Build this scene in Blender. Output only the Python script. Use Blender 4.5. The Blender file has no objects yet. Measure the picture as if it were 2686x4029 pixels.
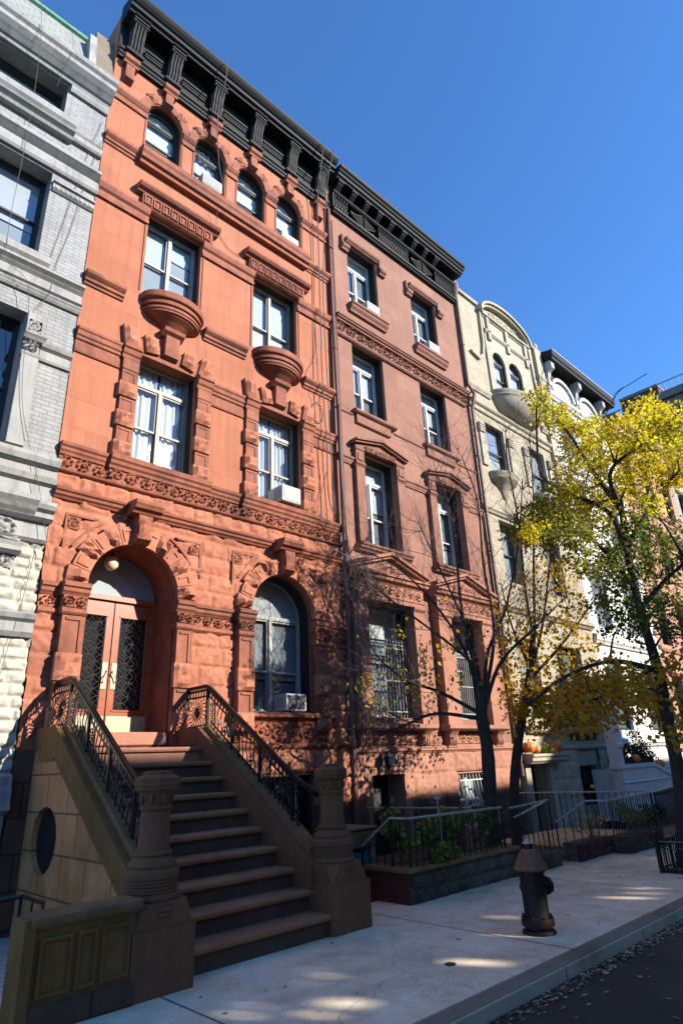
import bpy, bmesh, math, random
import numpy as np
from mathutils import Vector, Matrix, geometry
scene = bpy.context.scene
COL = scene.collection
R = math.radians

# ------------------------------------------------------------------ camera
cam_d = bpy.data.cameras.new('camera')
cam = bpy.data.objects.new('camera', cam_d)
COL.objects.link(cam)
cam_d.sensor_fit = 'HORIZONTAL'
cam_d.sensor_width = 36.0
cam_d.lens = 36.0 * 2448.574 / 2686.0
cam_d.clip_start = 0.05
cam_d.clip_end = 2000
_rt, _dn, _fw = ((0.721143, -0.691569, -0.041044), (0.232799, 0.297702, -0.925839), (0.652501, 0.658108, 0.375682))
cam.matrix_world = Matrix(((_rt[0], -_dn[0], -_fw[0], 0.0), (_rt[1], -_dn[1], -_fw[1], -9.0),
                           (_rt[2], -_dn[2], -_fw[2], 1.65), (0, 0, 0, 1)))
scene.camera = cam

# ------------------------------------------------------------------ light
SUN = Vector((0.50, -1.0, 0.56)).normalized()          # towards the sun
EL = math.asin(SUN.z)
AZ = math.atan2(SUN.x, SUN.y)
world = bpy.data.worlds.new('World')
scene.world = world
world.use_nodes = True
_nt = world.node_tree
_sky = _nt.nodes.new('ShaderNodeTexSky')
_sky.sky_type = 'NISHITA'
_sky.sun_disc = False
_sky.sun_elevation = EL
_sky.sun_rotation = AZ
_sky.altitude = 0
_sky.air_density = 0.6
_sky.dust_density = 0.05
_sky.ozone_density = 3.0
_bg = _nt.nodes['Background']
_tint = _nt.nodes.new('ShaderNodeMixRGB')               # deep clear autumn blue
_tint.blend_type = 'MULTIPLY'
_tint.inputs[0].default_value = 1.0
_tint.inputs[2].default_value = (0.60, 0.97, 1.25, 1)
_nt.links.new(_sky.outputs[0], _tint.inputs[1])
_nt.links.new(_tint.outputs[0], _bg.inputs[0])
_bg.inputs[1].default_value = 0.15
sun_d = bpy.data.lights.new('sun', 'SUN')
sun_d.energy = 4.5
sun_d.angle = R(0.5)
sun_d.color = (1.0, 0.93, 0.83)
sun_o = bpy.data.objects.new('sun', sun_d)
COL.objects.link(sun_o)
sun_o.location = (20, -40, 40)
sun_o.rotation_euler = SUN.to_track_quat('Z', 'Y').to_euler()
scene.view_settings.view_transform = 'Standard'
scene.view_settings.look = 'None'
scene.view_settings.exposure = 1.22
scene.view_settings.gamma = 1.0
scene.cycles.max_bounces = 6
scene.cycles.transparent_max_bounces = 12
scene.cycles.caustics_reflective = False
scene.cycles.caustics_refractive = False

# ------------------------------------------------------------------ materials
def lin(c):
    return tuple((x / 12.92 if x <= 0.04045 else ((x + 0.055) / 1.055) ** 2.4) for x in c)

class NT:
    def __init__(s, name):
        s.m = bpy.data.materials.new(name)
        s.m.use_nodes = True
        s.t = s.m.node_tree
        s.b = s.t.nodes['Principled BSDF']
    def n(s, typ, **k):
        nd = s.t.nodes.new('ShaderNode' + typ)
        for a, v in k.items():
            if a.startswith('i_'):
                nd.inputs[int(a[2:])].default_value = v
            else:
                setattr(nd, a, v)
        return nd
    def l(s, a, b):
        s.t.links.new(a, b)
    def coord(s):
        return s.n('TexCoord').outputs['Object']
    def noise(s, scale, detail=4, rough=0.55, vec=None):
        nd = s.n('TexNoise')
        nd.inputs['Scale'].default_value = scale
        nd.inputs['Detail'].default_value = detail
        nd.inputs['Roughness'].default_value = rough
        s.l(vec if vec is not None else s.coord(), nd.inputs['Vector'])
        return nd.outputs['Fac']
    def ramp(s, fac, stops):
        nd = s.n('ValToRGB')
        e = nd.color_ramp.elements
        while len(e) < len(stops):
            e.new(0.5)
        for i, (p, c) in enumerate(stops):
            e[i].position = p
            e[i].color = (c, c, c, 1) if not isinstance(c, tuple) else (*c[:3], 1)
        s.l(fac, nd.inputs[0])
        return nd.outputs[0]
    def mix(s, fac, a, b, mode='MIX'):
        nd = s.n('MixRGB', blend_type=mode)
        for i, v in ((0, fac), (1, a), (2, b)):
            if hasattr(v, 'is_linked') or hasattr(v, 'links'):
                s.l(v, nd.inputs[i])
            else:
                nd.inputs[i].default_value = v if i == 0 else (*v[:3], 1)
        return nd.outputs[0]
    def bump(s, h, strength=0.3, dist=0.02, prev=None):
        nd = s.n('Bump')
        nd.inputs['Strength'].default_value = strength
        nd.inputs['Distance'].default_value = dist
        s.l(h, nd.inputs['Height'])
        if prev is not None:
            s.l(prev, nd.inputs['Normal'])
        s.l(nd.outputs[0], s.b.inputs['Normal'])
        return nd.outputs[0]
    def base(s, c):
        if hasattr(c, 'links'):
            s.l(c, s.b.inputs['Base Color'])
        else:
            s.b.inputs['Base Color'].default_value = (*c[:3], 1)
    def rough(s, v, spec=0.3):
        s.b.inputs['Roughness'].default_value = v
        s.b.inputs['Specular IOR Level'].default_value = spec

SUNNY = dict(red_stucco=.60, red_painted_trim=.58, red_rock_faced_stone=.60, brown_stucco=.56, brown_trim=.56, pink_brown_stone=.62, white_painted_brick=.56, grey_white_trim=.56,
             cream_white_rock_stone=.55, pale_slate=.6, cream_painted_brick=.60, cream_stone_trim=.60, white_stone_front=.72, peach_stone_front=.62, dark_red_brick=.8, grey_limestone=.8,
             white_curtain=.56, pale_blind=.50, grey_blind=.52, varnished_red_wood=.66, pale_brass=.6, air_conditioner_white=.66, air_conditioner_grille=.66,
             tan_window_frame=.66, white_window_frame=.70, grey_window_frame=.66, black_cornice_paint=.8)     # real albedos: bright because the sun is bright
def sc(name, c):
    return tuple(x * SUNNY.get(name, 1.0) for x in c) if c else c

def stone(name, c1, c2, scale=3.0, bump=0.3, rough=0.85, fine=45, stain=None, blocks=None, streak=0.0, mortar=0.45):
    """masonry: two tones by noise, fine grain, optional block joints (w, h), optional stain tone"""
    m = NT(name)
    c1, c2, stain = sc(name, c1), sc(name, c2), sc(name, stain)
    co = m.coord()
    a = m.noise(scale, 5, 0.6, co)
    col = m.mix(m.ramp(a, [(0.3, 0.0), (0.7, 1.0)]), c1, c2)
    g = m.noise(fine, 3, 0.6, co)
    col = m.mix(0.22, col, m.ramp(g, [(0.3, 0.25), (0.7, 0.9)]), 'OVERLAY')
    if stain:
        st = m.noise(0.9, 6, 0.65, co)
        col = m.mix(m.ramp(st, [(0.50, 0.0), (0.66, 0.7)]), col, stain)
    if streak:
        mp = m.n('Mapping')
        mp.inputs['Scale'].default_value = (9.0, 9.0, 0.35)
        m.l(co, mp.inputs[0])
        sk = m.noise(1.0, 4, 0.6, mp.outputs[0])
        col = m.mix(m.ramp(sk, [(0.49, 0.0), (0.66, streak)]), col, tuple(x * 0.45 for x in c1))
    nrm = m.bump(g, bump, 0.01)
    nrm = m.bump(a, bump * 0.6, 0.03, nrm)
    if blocks:
        sx = m.n('SeparateXYZ'); m.l(co, sx.inputs[0])
        cb = m.n('CombineXYZ')
        ad = m.n('MATH' if False else 'Math', operation='ADD')
        m.l(sx.outputs[0], ad.inputs[0]); m.l(sx.outputs[1], ad.inputs[1])
        m.l(ad.outputs[0], cb.inputs[0]); m.l(sx.outputs[2], cb.inputs[1])
        br = m.n('TexBrick')
        br.inputs['Scale'].default_value = 1.0
        br.inputs['Brick Width'].default_value = blocks[0]
        br.inputs['Row Height'].default_value = blocks[1]
        br.inputs['Mortar Size'].default_value = blocks[2]
        br.inputs['Mortar Smooth'].default_value = 0.3
        br.inputs['Color1'].default_value = (1, 1, 1, 1)
        br.inputs['Color2'].default_value = (0.86, 0.84, 0.84, 1)
        br.inputs['Mortar'].default_value = (mortar, mortar, mortar, 1)
        m.l(cb.outputs[0], br.inputs['Vector'])
        col = m.mix(1.0, col, br.outputs['Color'], 'MULTIPLY')
        inv = m.n('Math', operation='SUBTRACT'); inv.inputs[0].default_value = 1.0
        m.l(br.outputs['Fac'], inv.inputs[1])
        m.bump(inv.outputs[0], 0.5, 0.008, nrm)
    m.base(col)
    m.rough(rough)
    return m.m

def paint(name, c, rough=0.5, var=0.12, bump=0.08, scale=14, metallic=0.0, c2=None, spec=0.4):
    m = NT(name)
    c, c2 = sc(name, c), sc(name, c2)
    a = m.noise(scale, 4)
    dark = c2 if c2 else tuple(x * (1 - 2.2 * var) for x in c)
    m.base(m.mix(m.ramp(a, [(0.35, 0.0), (0.7, 1.0)]), c, dark))
    m.bump(a, bump, 0.01)
    m.rough(rough, spec)
    m.b.inputs['Metallic'].default_value = metallic
    return m.m

def glassmat(name, refl=1.0, tint=(0.9, 0.95, 0.96)):
    m = NT(name)
    out = m.t.nodes['Material Output']
    tr = m.n('BsdfTransparent'); tr.inputs[0].default_value = (*tint, 1)
    gl = m.n('BsdfGlossy'); gl.inputs['Roughness'].default_value = 0.015
    gl.inputs[0].default_value = (0.95, 0.97, 1, 1)
    no = m.noise(1.6, 2, 0.5)
    bp = m.n('Bump'); bp.inputs['Strength'].default_value = 0.10; bp.inputs['Distance'].default_value = 0.05
    m.l(no, bp.inputs['Height']); m.l(bp.outputs[0], gl.inputs['Normal'])
    lw = m.n('LayerWeight'); lw.inputs[0].default_value = 0.5
    pw = m.n('Math', operation='POWER'); m.l(lw.outputs['Facing'], pw.inputs[0]); pw.inputs[1].default_value = 3.0
    mul = m.n('Math', operation='MULTIPLY_ADD', use_clamp=True); mul.inputs[1].default_value = 0.85; mul.inputs[2].default_value = 0.07 * refl
    m.l(pw.outputs[0], mul.inputs[0])
    mx = m.n('MixShader')
    m.l(mul.outputs[0], mx.inputs[0]); m.l(tr.outputs[0], mx.inputs[1]); m.l(gl.outputs[0], mx.inputs[2])
    m.l(mx.outputs[0], out.inputs[0])
    return m.m

def leafmat(name, cols, trans=0.45):
    """leaf tones picked by position noise, with light coming through"""
    m = NT(name)
    out = m.t.nodes['Material Output']
    big = m.noise(0.8, 3, 0.6)
    sm = m.noise(9.0, 2, 0.6)
    f = m.n('Math', operation='ADD'); m.l(big, f.inputs[0]); m.l(sm, f.inputs[1])
    f2 = m.n('Math', operation='MULTIPLY'); m.l(f.outputs[0], f2.inputs[0]); f2.inputs[1].default_value = 0.5
    n = len(cols)
    col = m.ramp(f2.outputs[0], [(0.33 + 0.34 * i / (n - 1), c) for i, c in enumerate(cols)])
    m.base(col); m.rough(0.55, 0.3)
    tl = m.n('BsdfTranslucent'); m.l(col, tl.inputs[0])
    mx = m.n('MixShader'); mx.inputs[0].default_value = trans
    m.l(m.b.outputs[0], mx.inputs[1]); m.l(tl.outputs[0], mx.inputs[2]); m.l(mx.outputs[0], out.inputs[0])
    return m.m

M = {}
M['red'] = stone('red_stucco', (0.63, 0.235, 0.122), (0.56, 0.195, 0.098), 1.3, 0.25, 0.8, 60, stain=(0.50, 0.155, 0.08), blocks=(1.3, 0.52, 0.006), mortar=0.80, streak=0.30)
M['redtrim'] = stone('red_painted_trim', (0.50, 0.165, 0.088), (0.32, 0.10, 0.052), 5, 0.35, 0.75, 60, stain=(0.13, 0.052, 0.034), streak=0.45)
M['redrock'] = stone('red_rock_faced_stone', (0.64, 0.25, 0.14), (0.52, 0.18, 0.10), 3.5, 0.8, 0.85, 25, stain=(0.36, 0.12, 0.07), streak=0.3)
M['brown'] = stone('brown_stucco', (0.48, 0.24, 0.165), (0.40, 0.19, 0.13), 1.2, 0.25, 0.85, 60, stain=(0.54, 0.26, 0.165), blocks=(1.5, 0.46, 0.007), mortar=0.8, streak=0.2)
M['browntrim'] = stone('brown_trim', (0.42, 0.195, 0.13), (0.31, 0.13, 0.085), 5, 0.35, 0.8, 60, stain=(0.2, 0.08, 0.05))
M['pink'] = stone('pink_brown_stone', (0.55, 0.255, 0.165), (0.44, 0.20, 0.13), 2.2, 0.6, 0.85, 30, stain=(0.38, 0.17, 0.11))
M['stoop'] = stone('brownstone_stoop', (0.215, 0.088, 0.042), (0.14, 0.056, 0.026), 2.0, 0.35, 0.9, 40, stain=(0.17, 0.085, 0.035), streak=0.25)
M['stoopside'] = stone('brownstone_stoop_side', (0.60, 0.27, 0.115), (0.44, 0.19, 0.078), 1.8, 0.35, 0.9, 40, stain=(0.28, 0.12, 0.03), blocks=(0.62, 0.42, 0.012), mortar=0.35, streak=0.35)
M['moss'] = stone('mossy_coping', (0.22, 0.105, 0.034), (0.14, 0.07, 0.022), 3, 0.4, 0.9, 40, stain=(0.085, 0.055, 0.013), streak=0.3)
M['riser'] = stone('shade_dark_riser', (0.11, 0.06, 0.038), (0.07, 0.038, 0.025), 2.6, 0.3, 0.9, 50, stain=(0.13, 0.08, 0.055))  # riser tone darkened so the shade on the stair is in the colour
M['step'] = stone('brownstone_step', (0.34, 0.16, 0.078), (0.23, 0.105, 0.05), 2.6, 0.3, 0.85, 50, stain=(0.38, 0.20, 0.105))  # lighter copy for treads, brightened as if lit from above
M['darkbase'] = stone('dark_base_stone', (0.12, 0.062, 0.04), (0.075, 0.038, 0.025), 2.5, 0.6, 0.9, 30, stain=(0.14, 0.085, 0.06), blocks=(0.75, 0.40, 0.012), mortar=0.4)
M['grillgrey'] = paint('worn_iron_grille', (0.11, 0.11, 0.105), 0.3, 0.1, 0.05, 30, 0.5)
M['iron'] = paint('black_iron', (0.026, 0.026, 0.024), 0.3, 0.15, 0.2, 30, 0.4)
M['cornice'] = paint('black_cornice_paint', (0.020, 0.021, 0.021), 0.6, 0.12, 0.12, 20, spec=0.15)
M['railtop'] = paint('grey_rail_paint', (0.42, 0.42, 0.40), 0.4, 0.2, 0.15, 20, 0.2)
M['whitebrick'] = stone('white_painted_brick', (0.50, 0.50, 0.475), (0.40, 0.405, 0.39), 2.0, 0.4, 0.7, 40, stain=(0.54, 0.55, 0.53), blocks=(0.22, 0.075, 0.008), mortar=0.62, streak=0.35)
M['whitetrim'] = stone('grey_white_trim', (0.52, 0.515, 0.48), (0.36, 0.36, 0.34), 2.5, 0.3, 0.7, 50, stain=(0.54, 0.51, 0.44), streak=0.5)
M['whitestone'] = stone('cream_white_rock_stone', (0.68, 0.64, 0.53), (0.60, 0.57, 0.49), 3.0, 0.9, 0.8, 18, stain=(0.70, 0.63, 0.46))
M['slate'] = stone('pale_slate', (0.45, 0.47, 0.42), (0.36, 0.38, 0.34), 3, 0.4, 0.7, 40, blocks=(0.3, 0.13, 0.012), mortar=0.5)
M['cream'] = stone('cream_painted_brick', (0.64, 0.56, 0.40), (0.55, 0.47, 0.32), 2.4, 0.9, 0.8, 22, stain=(0.50, 0.45, 0.30), blocks=(0.26, 0.085, 0.008), mortar=0.75, streak=0.2)
M['creamtrim'] = stone('cream_stone_trim', (0.62, 0.545, 0.40), (0.50, 0.43, 0.31), 3, 0.3, 0.8, 50, stain=(0.38, 0.33, 0.22), streak=0.25)
M['white2'] = stone('white_stone_front', (0.74, 0.73, 0.68), (0.66, 0.65, 0.61), 2, 0.25, 0.7, 40, streak=0.1)
M['peach'] = stone('peach_stone_front', (0.62, 0.33, 0.23), (0.54, 0.27, 0.18), 2, 0.3, 0.8, 40, streak=0.15)
M['farbrick'] = stone('dark_red_brick', (0.20, 0.075, 0.05), (0.14, 0.055, 0.04), 2, 0.3, 0.9, 20, blocks=(0.5, 0.18, 0.03), mortar=0.6)
M['fargrey'] = stone('grey_limestone', (0.22, 0.18, 0.13), (0.15, 0.125, 0.09), 1.2, 0.3, 0.9, 20)
M['concrete'] = None
M['black'] = paint('black_lining', (0.006, 0.006, 0.006), 0.8, 0.1, 0.0)
M['room'] = paint('dark_room', (0.045, 0.045, 0.05), 0.9, 0.1, 0.0)
M['glass'] = glassmat('window_glass')
M['glass2'] = glassmat('reflective_glass', 1.3, (0.86, 0.89, 0.9))
M['curtain'] = paint('white_curtain', (0.92, 0.92, 0.89), 0.9, 0.05, 0.0, 3)
M['blind'] = paint('pale_blind', (0.86, 0.89, 0.88), 0.8, 0.05, 0.0, 2)
M['greyblind'] = paint('grey_blind', (0.50, 0.54, 0.56), 0.8, 0.06, 0.0, 2)
M['screen'] = paint('dark_insect_screen', (0.13, 0.14, 0.14), 0.9, 0.05, 0.0, 60)
M['fr_dark'] = paint('dark_window_frame', (0.03, 0.03, 0.03), 0.45, 0.1, 0.1)
M['fr_tan'] = paint('tan_window_frame', (0.40, 0.35, 0.26), 0.5, 0.1, 0.1)
M['fr_white'] = paint('white_window_frame', (0.70, 0.69, 0.65), 0.5, 0.08, 0.05)
M['fr_grey'] = paint('grey_window_frame', (0.50, 0.48, 0.44), 0.5, 0.08, 0.05)
M['wood'] = paint('varnished_red_wood', (0.47, 0.125, 0.045), 0.33, 0.12, 0.06, 8, c2=(0.36, 0.085, 0.03))
M['brass'] = paint('pale_brass', (0.72, 0.63, 0.40), 0.35, 0.06, 0.05, 20, 0.3)
M['acwhite'] = paint('air_conditioner_white', (0.72, 0.71, 0.66), 0.5, 0.06, 0.03)
M['acgrey'] = paint('air_conditioner_grille', (0.42, 0.42, 0.38), 0.6, 0.1, 0.05, 40)
M['acdark'] = paint('air_conditioner_dark_grille', (0.05, 0.055, 0.065), 0.5, 0.1, 0.05, 40)
M['cable'] = paint('grey_black_cable', (0.10, 0.085, 0.08), 0.6, 0.1, 0.0)
M['pipe'] = paint('brown_drain_pipe', (0.17, 0.075, 0.05), 0.55, 0.2, 0.1, 12)
M['bark'] = stone('dark_bark', (0.055, 0.042, 0.032), (0.03, 0.024, 0.02), 9, 0.9, 0.95, 50)
M['bark2'] = stone('grey_twig_bark', (0.14, 0.10, 0.085), (0.09, 0.065, 0.055), 9, 0.5, 0.95, 50)
M['ginkgo'] = leafmat('yellow_green_ginkgo_leaf', [(0.10, 0.15, 0.012), (0.30, 0.31, 0.015), (0.66, 0.55, 0.02), (0.78, 0.62, 0.025), (0.70, 0.42, 0.02)], 0.58)
M['ginkgolive'] = leafmat('olive_shade_ginkgo_leaf', [(0.05, 0.085, 0.01), (0.12, 0.14, 0.012), (0.30, 0.27, 0.016), (0.42, 0.30, 0.02)], 0.5)  # darker leaf copy, colour carries the shade of the left crown
M['ginkgodark'] = leafmat('green_backlit_ginkgo_leaf', [(0.04, 0.075, 0.01), (0.08, 0.12, 0.012), (0.16, 0.18, 0.016), (0.34, 0.28, 0.02)])  # darkest leaf copy, colour stands for the backlit middle of the crown
M['gold'] = leafmat('golden_leaf', [(0.20, 0.17, 0.015), (0.42, 0.28, 0.018), (0.62, 0.36, 0.02), (0.45, 0.20, 0.02)], 0.55)
M['yellow'] = leafmat('yellow_leaf', [(0.28, 0.2, 0.02), (0.55, 0.38, 0.03), (0.5, 0.26, 0.03)])
M['shrub'] = leafmat('garden_plant_leaf', [(0.03, 0.05, 0.012), (0.08, 0.11, 0.02), (0.2, 0.22, 0.03), (0.30, 0.26, 0.04)], 0.3)
M['hedge'] = leafmat('hedge_leaf', [(0.012, 0.022, 0.01), (0.025, 0.04, 0.015), (0.05, 0.07, 0.02)], 0.2)
M['pumpkin'] = paint('orange_pumpkin_skin', (0.62, 0.17, 0.025), 0.45, 0.15, 0.1, 6)
M['gourd'] = paint('yellow_gourd_skin', (0.66, 0.46, 0.10), 0.5, 0.12, 0.1, 6)
M['stem'] = paint('green_brown_stem', (0.14, 0.12, 0.04), 0.8, 0.2, 0.2)
M['rust'] = paint('rusty_orange_iron', (0.26, 0.085, 0.028), 0.75, 0.25, 0.4, 12, c2=(0.10, 0.055, 0.035))
M['hydrant'] = paint('black_hydrant_iron', (0.012, 0.011, 0.010), 0.5, 0.2, 0.3, 16, 0.1, c2=(0.035, 0.016, 0.009), spec=0.25)
M['silver'] = paint('silver_painted_iron', (0.55, 0.55, 0.53), 0.4, 0.1, 0.1, 20, 0.6)
M['brickred'] = stone('dark_red_brick_planter', (0.13, 0.035, 0.025), (0.09, 0.025, 0.02), 4, 0.4, 0.9, 40, blocks=(0.21, 0.07, 0.01), mortar=0.6)
M['planter'] = stone('rough_dark_planter_stone', (0.085, 0.065, 0.048), (0.042, 0.032, 0.024), 9, 1.0, 0.95, 16, stain=(0.17, 0.14, 0.11))
M['coping'] = stone('grey_green_coping', (0.22, 0.135, 0.062), (0.135, 0.08, 0.036), 4, 0.4, 0.9, 40)
M['soil'] = stone('dark_soil', (0.05, 0.035, 0.025), (0.03, 0.022, 0.016), 12, 0.9, 1.0, 40)
M['green_copper'] = paint('green_copper_edge', (0.10, 0.26, 0.15), 0.6, 0.2, 0.1)
M['leaflitter'] = leafmat('fallen_leaf', [(0.2, 0.09, 0.05), (0.36, 0.26, 0.14), (0.5, 0.42, 0.3)], 0.15)
M['teal'] = paint('teal_plastic', (0.02, 0.20, 0.19), 0.45, 0.1, 0.05)
M['opp'] = stone('opposite_house_stone', (0.42, 0.33, 0.26), (0.34, 0.26, 0.20), 1.5, 0.3, 0.9, 30)
M['lampglobe'] = paint('frosted_glass_globe', (0.66, 0.55, 0.34), 0.35, 0.05, 0.0)
# ------------------------------------------------------------------ objects
def root(name, label, cat, loc=(0, 0, 0), group=None):
    o = bpy.data.objects.new(name, None)
    COL.objects.link(o)
    o.location = loc
    o.empty_display_size = 0.1
    o['label'] = label; o['category'] = cat
    if group: o['group'] = group
    return o

def tag(o, label, cat, group=None):
    o['label'] = label; o['category'] = cat
    if group: o['group'] = group
    return o

def struct(o):
    o['kind'] = 'structure'
    return o

def copy_tree(o, parent=None):
    c = o.copy(); COL.objects.link(c)
    if parent: c.parent = parent
    for ch in o.children: copy_tree(ch, c)
    return c

class MB:
    """collects shapes, then links them as ONE mesh object"""
    def __init__(s): s.v = []; s.f = []
    def add(s, vs, fs):
        o = len(s.v); s.v += [tuple(v) for v in vs]; s.f += [tuple(o + i for i in f) for f in fs]; return s
    def box(s, x0, x1, y0, y1, z0, z1):
        return s.add([(x0, y0, z0), (x1, y0, z0), (x1, y1, z0), (x0, y1, z0), (x0, y0, z1), (x1, y0, z1), (x1, y1, z1), (x0, y1, z1)],
                     [(0, 3, 2, 1), (4, 5, 6, 7), (0, 1, 5, 4), (1, 2, 6, 5), (2, 3, 7, 6), (3, 0, 4, 7)])
    def bbox(s, x0, x1, y0, y1, z0, z1, b=0.012):
        """box with chamfered edges on its four front/side rims"""
        x0, x1 = min(x0, x1), max(x0, x1)
        ring = lambda i, z: [(x0 + i, y0 + i, z), (x1 - i, y0 + i, z), (x1 - i, y1 - i, z), (x0 + i, y1 - i, z)]
        vs = ring(b, z0) + ring(0, z0 + b) + ring(0, z1 - b) + ring(b, z1)
        fs = [(3, 2, 1, 0), (12, 13, 14, 15)]
        for k in range(3):
            for i in range(4):
                j = (i + 1) % 4
                fs.append((4 * k + i, 4 * k + j, 4 * k + 4 + j, 4 * k + 4 + i))
        return s.add(vs, fs)
    def prism(s, poly, a0, a1, axis):
        """poly of 2-tuples extruded between a0 and a1 along axis: x:(y,z) y:(x,z) z:(x,y)"""
        n = len(poly)
        mk = {'x': lambda p, a: (a, p[0], p[1]), 'y': lambda p, a: (p[0], a, p[1]), 'z': lambda p, a: (p[0], p[1], a)}[axis]
        vs = [mk(p, a0) for p in poly] + [mk(p, a1) for p in poly]
        fs = [(i, (i + 1) % n, n + (i + 1) % n, n + i) for i in range(n)]
        tri = geometry.tessellate_polygon([[Vector((p[0], p[1], 0)) for p in poly]])
        fs += [tuple(t) for t in tri] + [tuple(n + i for i in t) for t in tri]
        return s.add(vs, fs)
    def mould(s, x0, x1, yw, prof, ret=True):
        """moulding along X: prof = [(projection, z)...] bottom to top, wall front at yw (faces -Y)"""
        poly = [(yw + 0.02, prof[0][1])] + [(yw - p, z) for p, z in prof] + [(yw + 0.02, prof[-1][1])]
        return s.prism(poly, x0, x1, 'x')
    def tube(s, pts, r, n=6, close=True):
        pts = [Vector(p) for p in pts]
        rs = r if isinstance(r, (list, tuple)) else [r] * len(pts)
        base = len(s.v); up = None
        for i, p in enumerate(pts):
            d = (pts[min(i + 1, len(pts) - 1)] - pts[max(i - 1, 0)])
            if d.length < 1e-9: d = Vector((0, 0, 1))
            d.normalize()
            if up is None:
                a = Vector((0, 0, 1)) if abs(d.z) < 0.9 else Vector((1, 0, 0))
                up = d.cross(a).normalized()
            else:
                up = (up - d * up.dot(d))
                up = up.normalized() if up.length > 1e-6 else d.orthogonal().normalized()
            w = d.cross(up)
            for k in range(n):
                t = 2 * math.pi * k / n
                s.v.append(tuple(p + (up * math.cos(t) + w * math.sin(t)) * rs[i]))
        for i in range(len(pts) - 1):
            for k in range(n):
                a = base + i * n + k; b = base + i * n + (k + 1) % n
                s.f.append((a, b, b + n, a + n))
        if close:
            s.f.append(tuple(base + k for k in range(n))[::-1])
            e = base + (len(pts) - 1) * n
            s.f.append(tuple(e + k for k in range(n)))
        return s
    def lathe(s, cx, cy, prof, n=20, a0=0.0, a1=None, sx=1.0, sy=1.0):
        full = a1 is None
        m = n if full else n + 1
        span = 2 * math.pi if full else a1 - a0
        base = len(s.v)
        for r, z in prof:
            for k in range(m):
                t = a0 + span * k / n
                s.v.append((cx + r * sx * math.cos(t), cy + r * sy * math.sin(t), z))
        for i in range(len(prof) - 1):
            for k in range(n):
                a = base + i * m + k; b = base + i * m + (k + 1) % m
                s.f.append((a, b, b + m, a + m))
        if full:
            s.f.append(tuple(base + k for k in range(m))[::-1])
            e = base + (len(prof) - 1) * m
            s.f.append(tuple(e + k for k in range(m)))
        return s
    def quad(s, a, b, c, d): return s.add([a, b, c, d], [(0, 1, 2, 3)])
    def build(s, name, mat, parent=None, smooth=False):
        me = bpy.data.meshes.new(name)
        me.from_pydata(s.v, [], s.f)
        bm = bmesh.new(); bm.from_mesh(me)
        bmesh.ops.recalc_face_normals(bm, faces=bm.faces)
        bm.to_mesh(me); bm.free()
        me.materials.append(mat if not isinstance(mat, str) else M[mat])
        if smooth:
            me.polygons.foreach_set('use_smooth', [True] * len(me.polygons))
            try: me.set_sharp_from_angle(angle=R(40))
            except Exception: pass
        o = bpy.data.objects.new(name, me); COL.objects.link(o)
        if parent:
            o.parent = parent
            o.matrix_parent_inverse = Matrix.Translation(-world_loc(parent))
        return o

def world_loc(p):
    """where a parent stands: meshes are built in place, only top-level empties have a location"""
    return Vector(p.location) if p.type == 'EMPTY' and p.parent is None else Vector((0, 0, 0))

# ---- numpy value noise
def vnoise(x, y, seed=0):
    xi = np.floor(x).astype(np.int64); yi = np.floor(y).astype(np.int64)
    fx = x - xi; fy = y - yi
    fx = fx * fx * (3 - 2 * fx); fy = fy * fy * (3 - 2 * fy)
    def h(a, b):
        n = (a * 374761393 + b * 668265263 + seed * 974634777) & 0x7fffffff
        n = ((n ^ (n >> 13)) * 1274126177) & 0x7fffffff
        return ((n ^ (n >> 16)) & 0xffff) / 65535.0
    return (h(xi, yi) * (1 - fx) + h(xi + 1, yi) * fx) * (1 - fy) + (h(xi, yi + 1) * (1 - fx) + h(xi + 1, yi + 1) * fx) * fy

def fbm(x, y, seed=0, o=4):
    t = 0; a = 0.5
    for k in range(o):
        t = t + a * vnoise(x * 2 ** k, y * 2 ** k, seed + k); a *= 0.5
    return t

def grid_object(name, mat, parent, x, z, Y, mask=None, smooth=False):
    """x (nx), z (nz) axes, Y[nz, nx] depth; mask[nz-1, nx-1] cells kept"""
    nx, nz = len(x), len(z)
    XX, ZZ = np.meshgrid(x, z)
    co = np.stack([XX, Y, ZZ], -1).reshape(-1, 3)
    i, j = np.meshgrid(np.arange(nx - 1), np.arange(nz - 1))
    q = np.stack([j * nx + i, j * nx + i + 1, (j + 1) * nx + i + 1, (j + 1) * nx + i], -1)
    q = q[mask] if mask is not None else q.reshape(-1, 4)
    me = bpy.data.meshes.new(name)
    me.vertices.add(len(co)); me.vertices.foreach_set('co', co.astype(np.float32).ravel())
    me.loops.add(q.size); me.loops.foreach_set('vertex_index', q.astype(np.int32).ravel())
    me.polygons.add(len(q)); me.polygons.foreach_set('loop_start', np.arange(0, q.size, 4, dtype=np.int32))
    me.update(calc_edges=True); me.validate()
    me.materials.append(M[mat] if isinstance(mat, str) else mat)
    if smooth: me.polygons.foreach_set('use_smooth', [True] * len(me.polygons))
    o = bpy.data.objects.new(name, me); COL.objects.link(o)
    if parent:
        o.parent = parent; o.matrix_parent_inverse = Matrix.Translation(-world_loc(parent))
    return o

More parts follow.
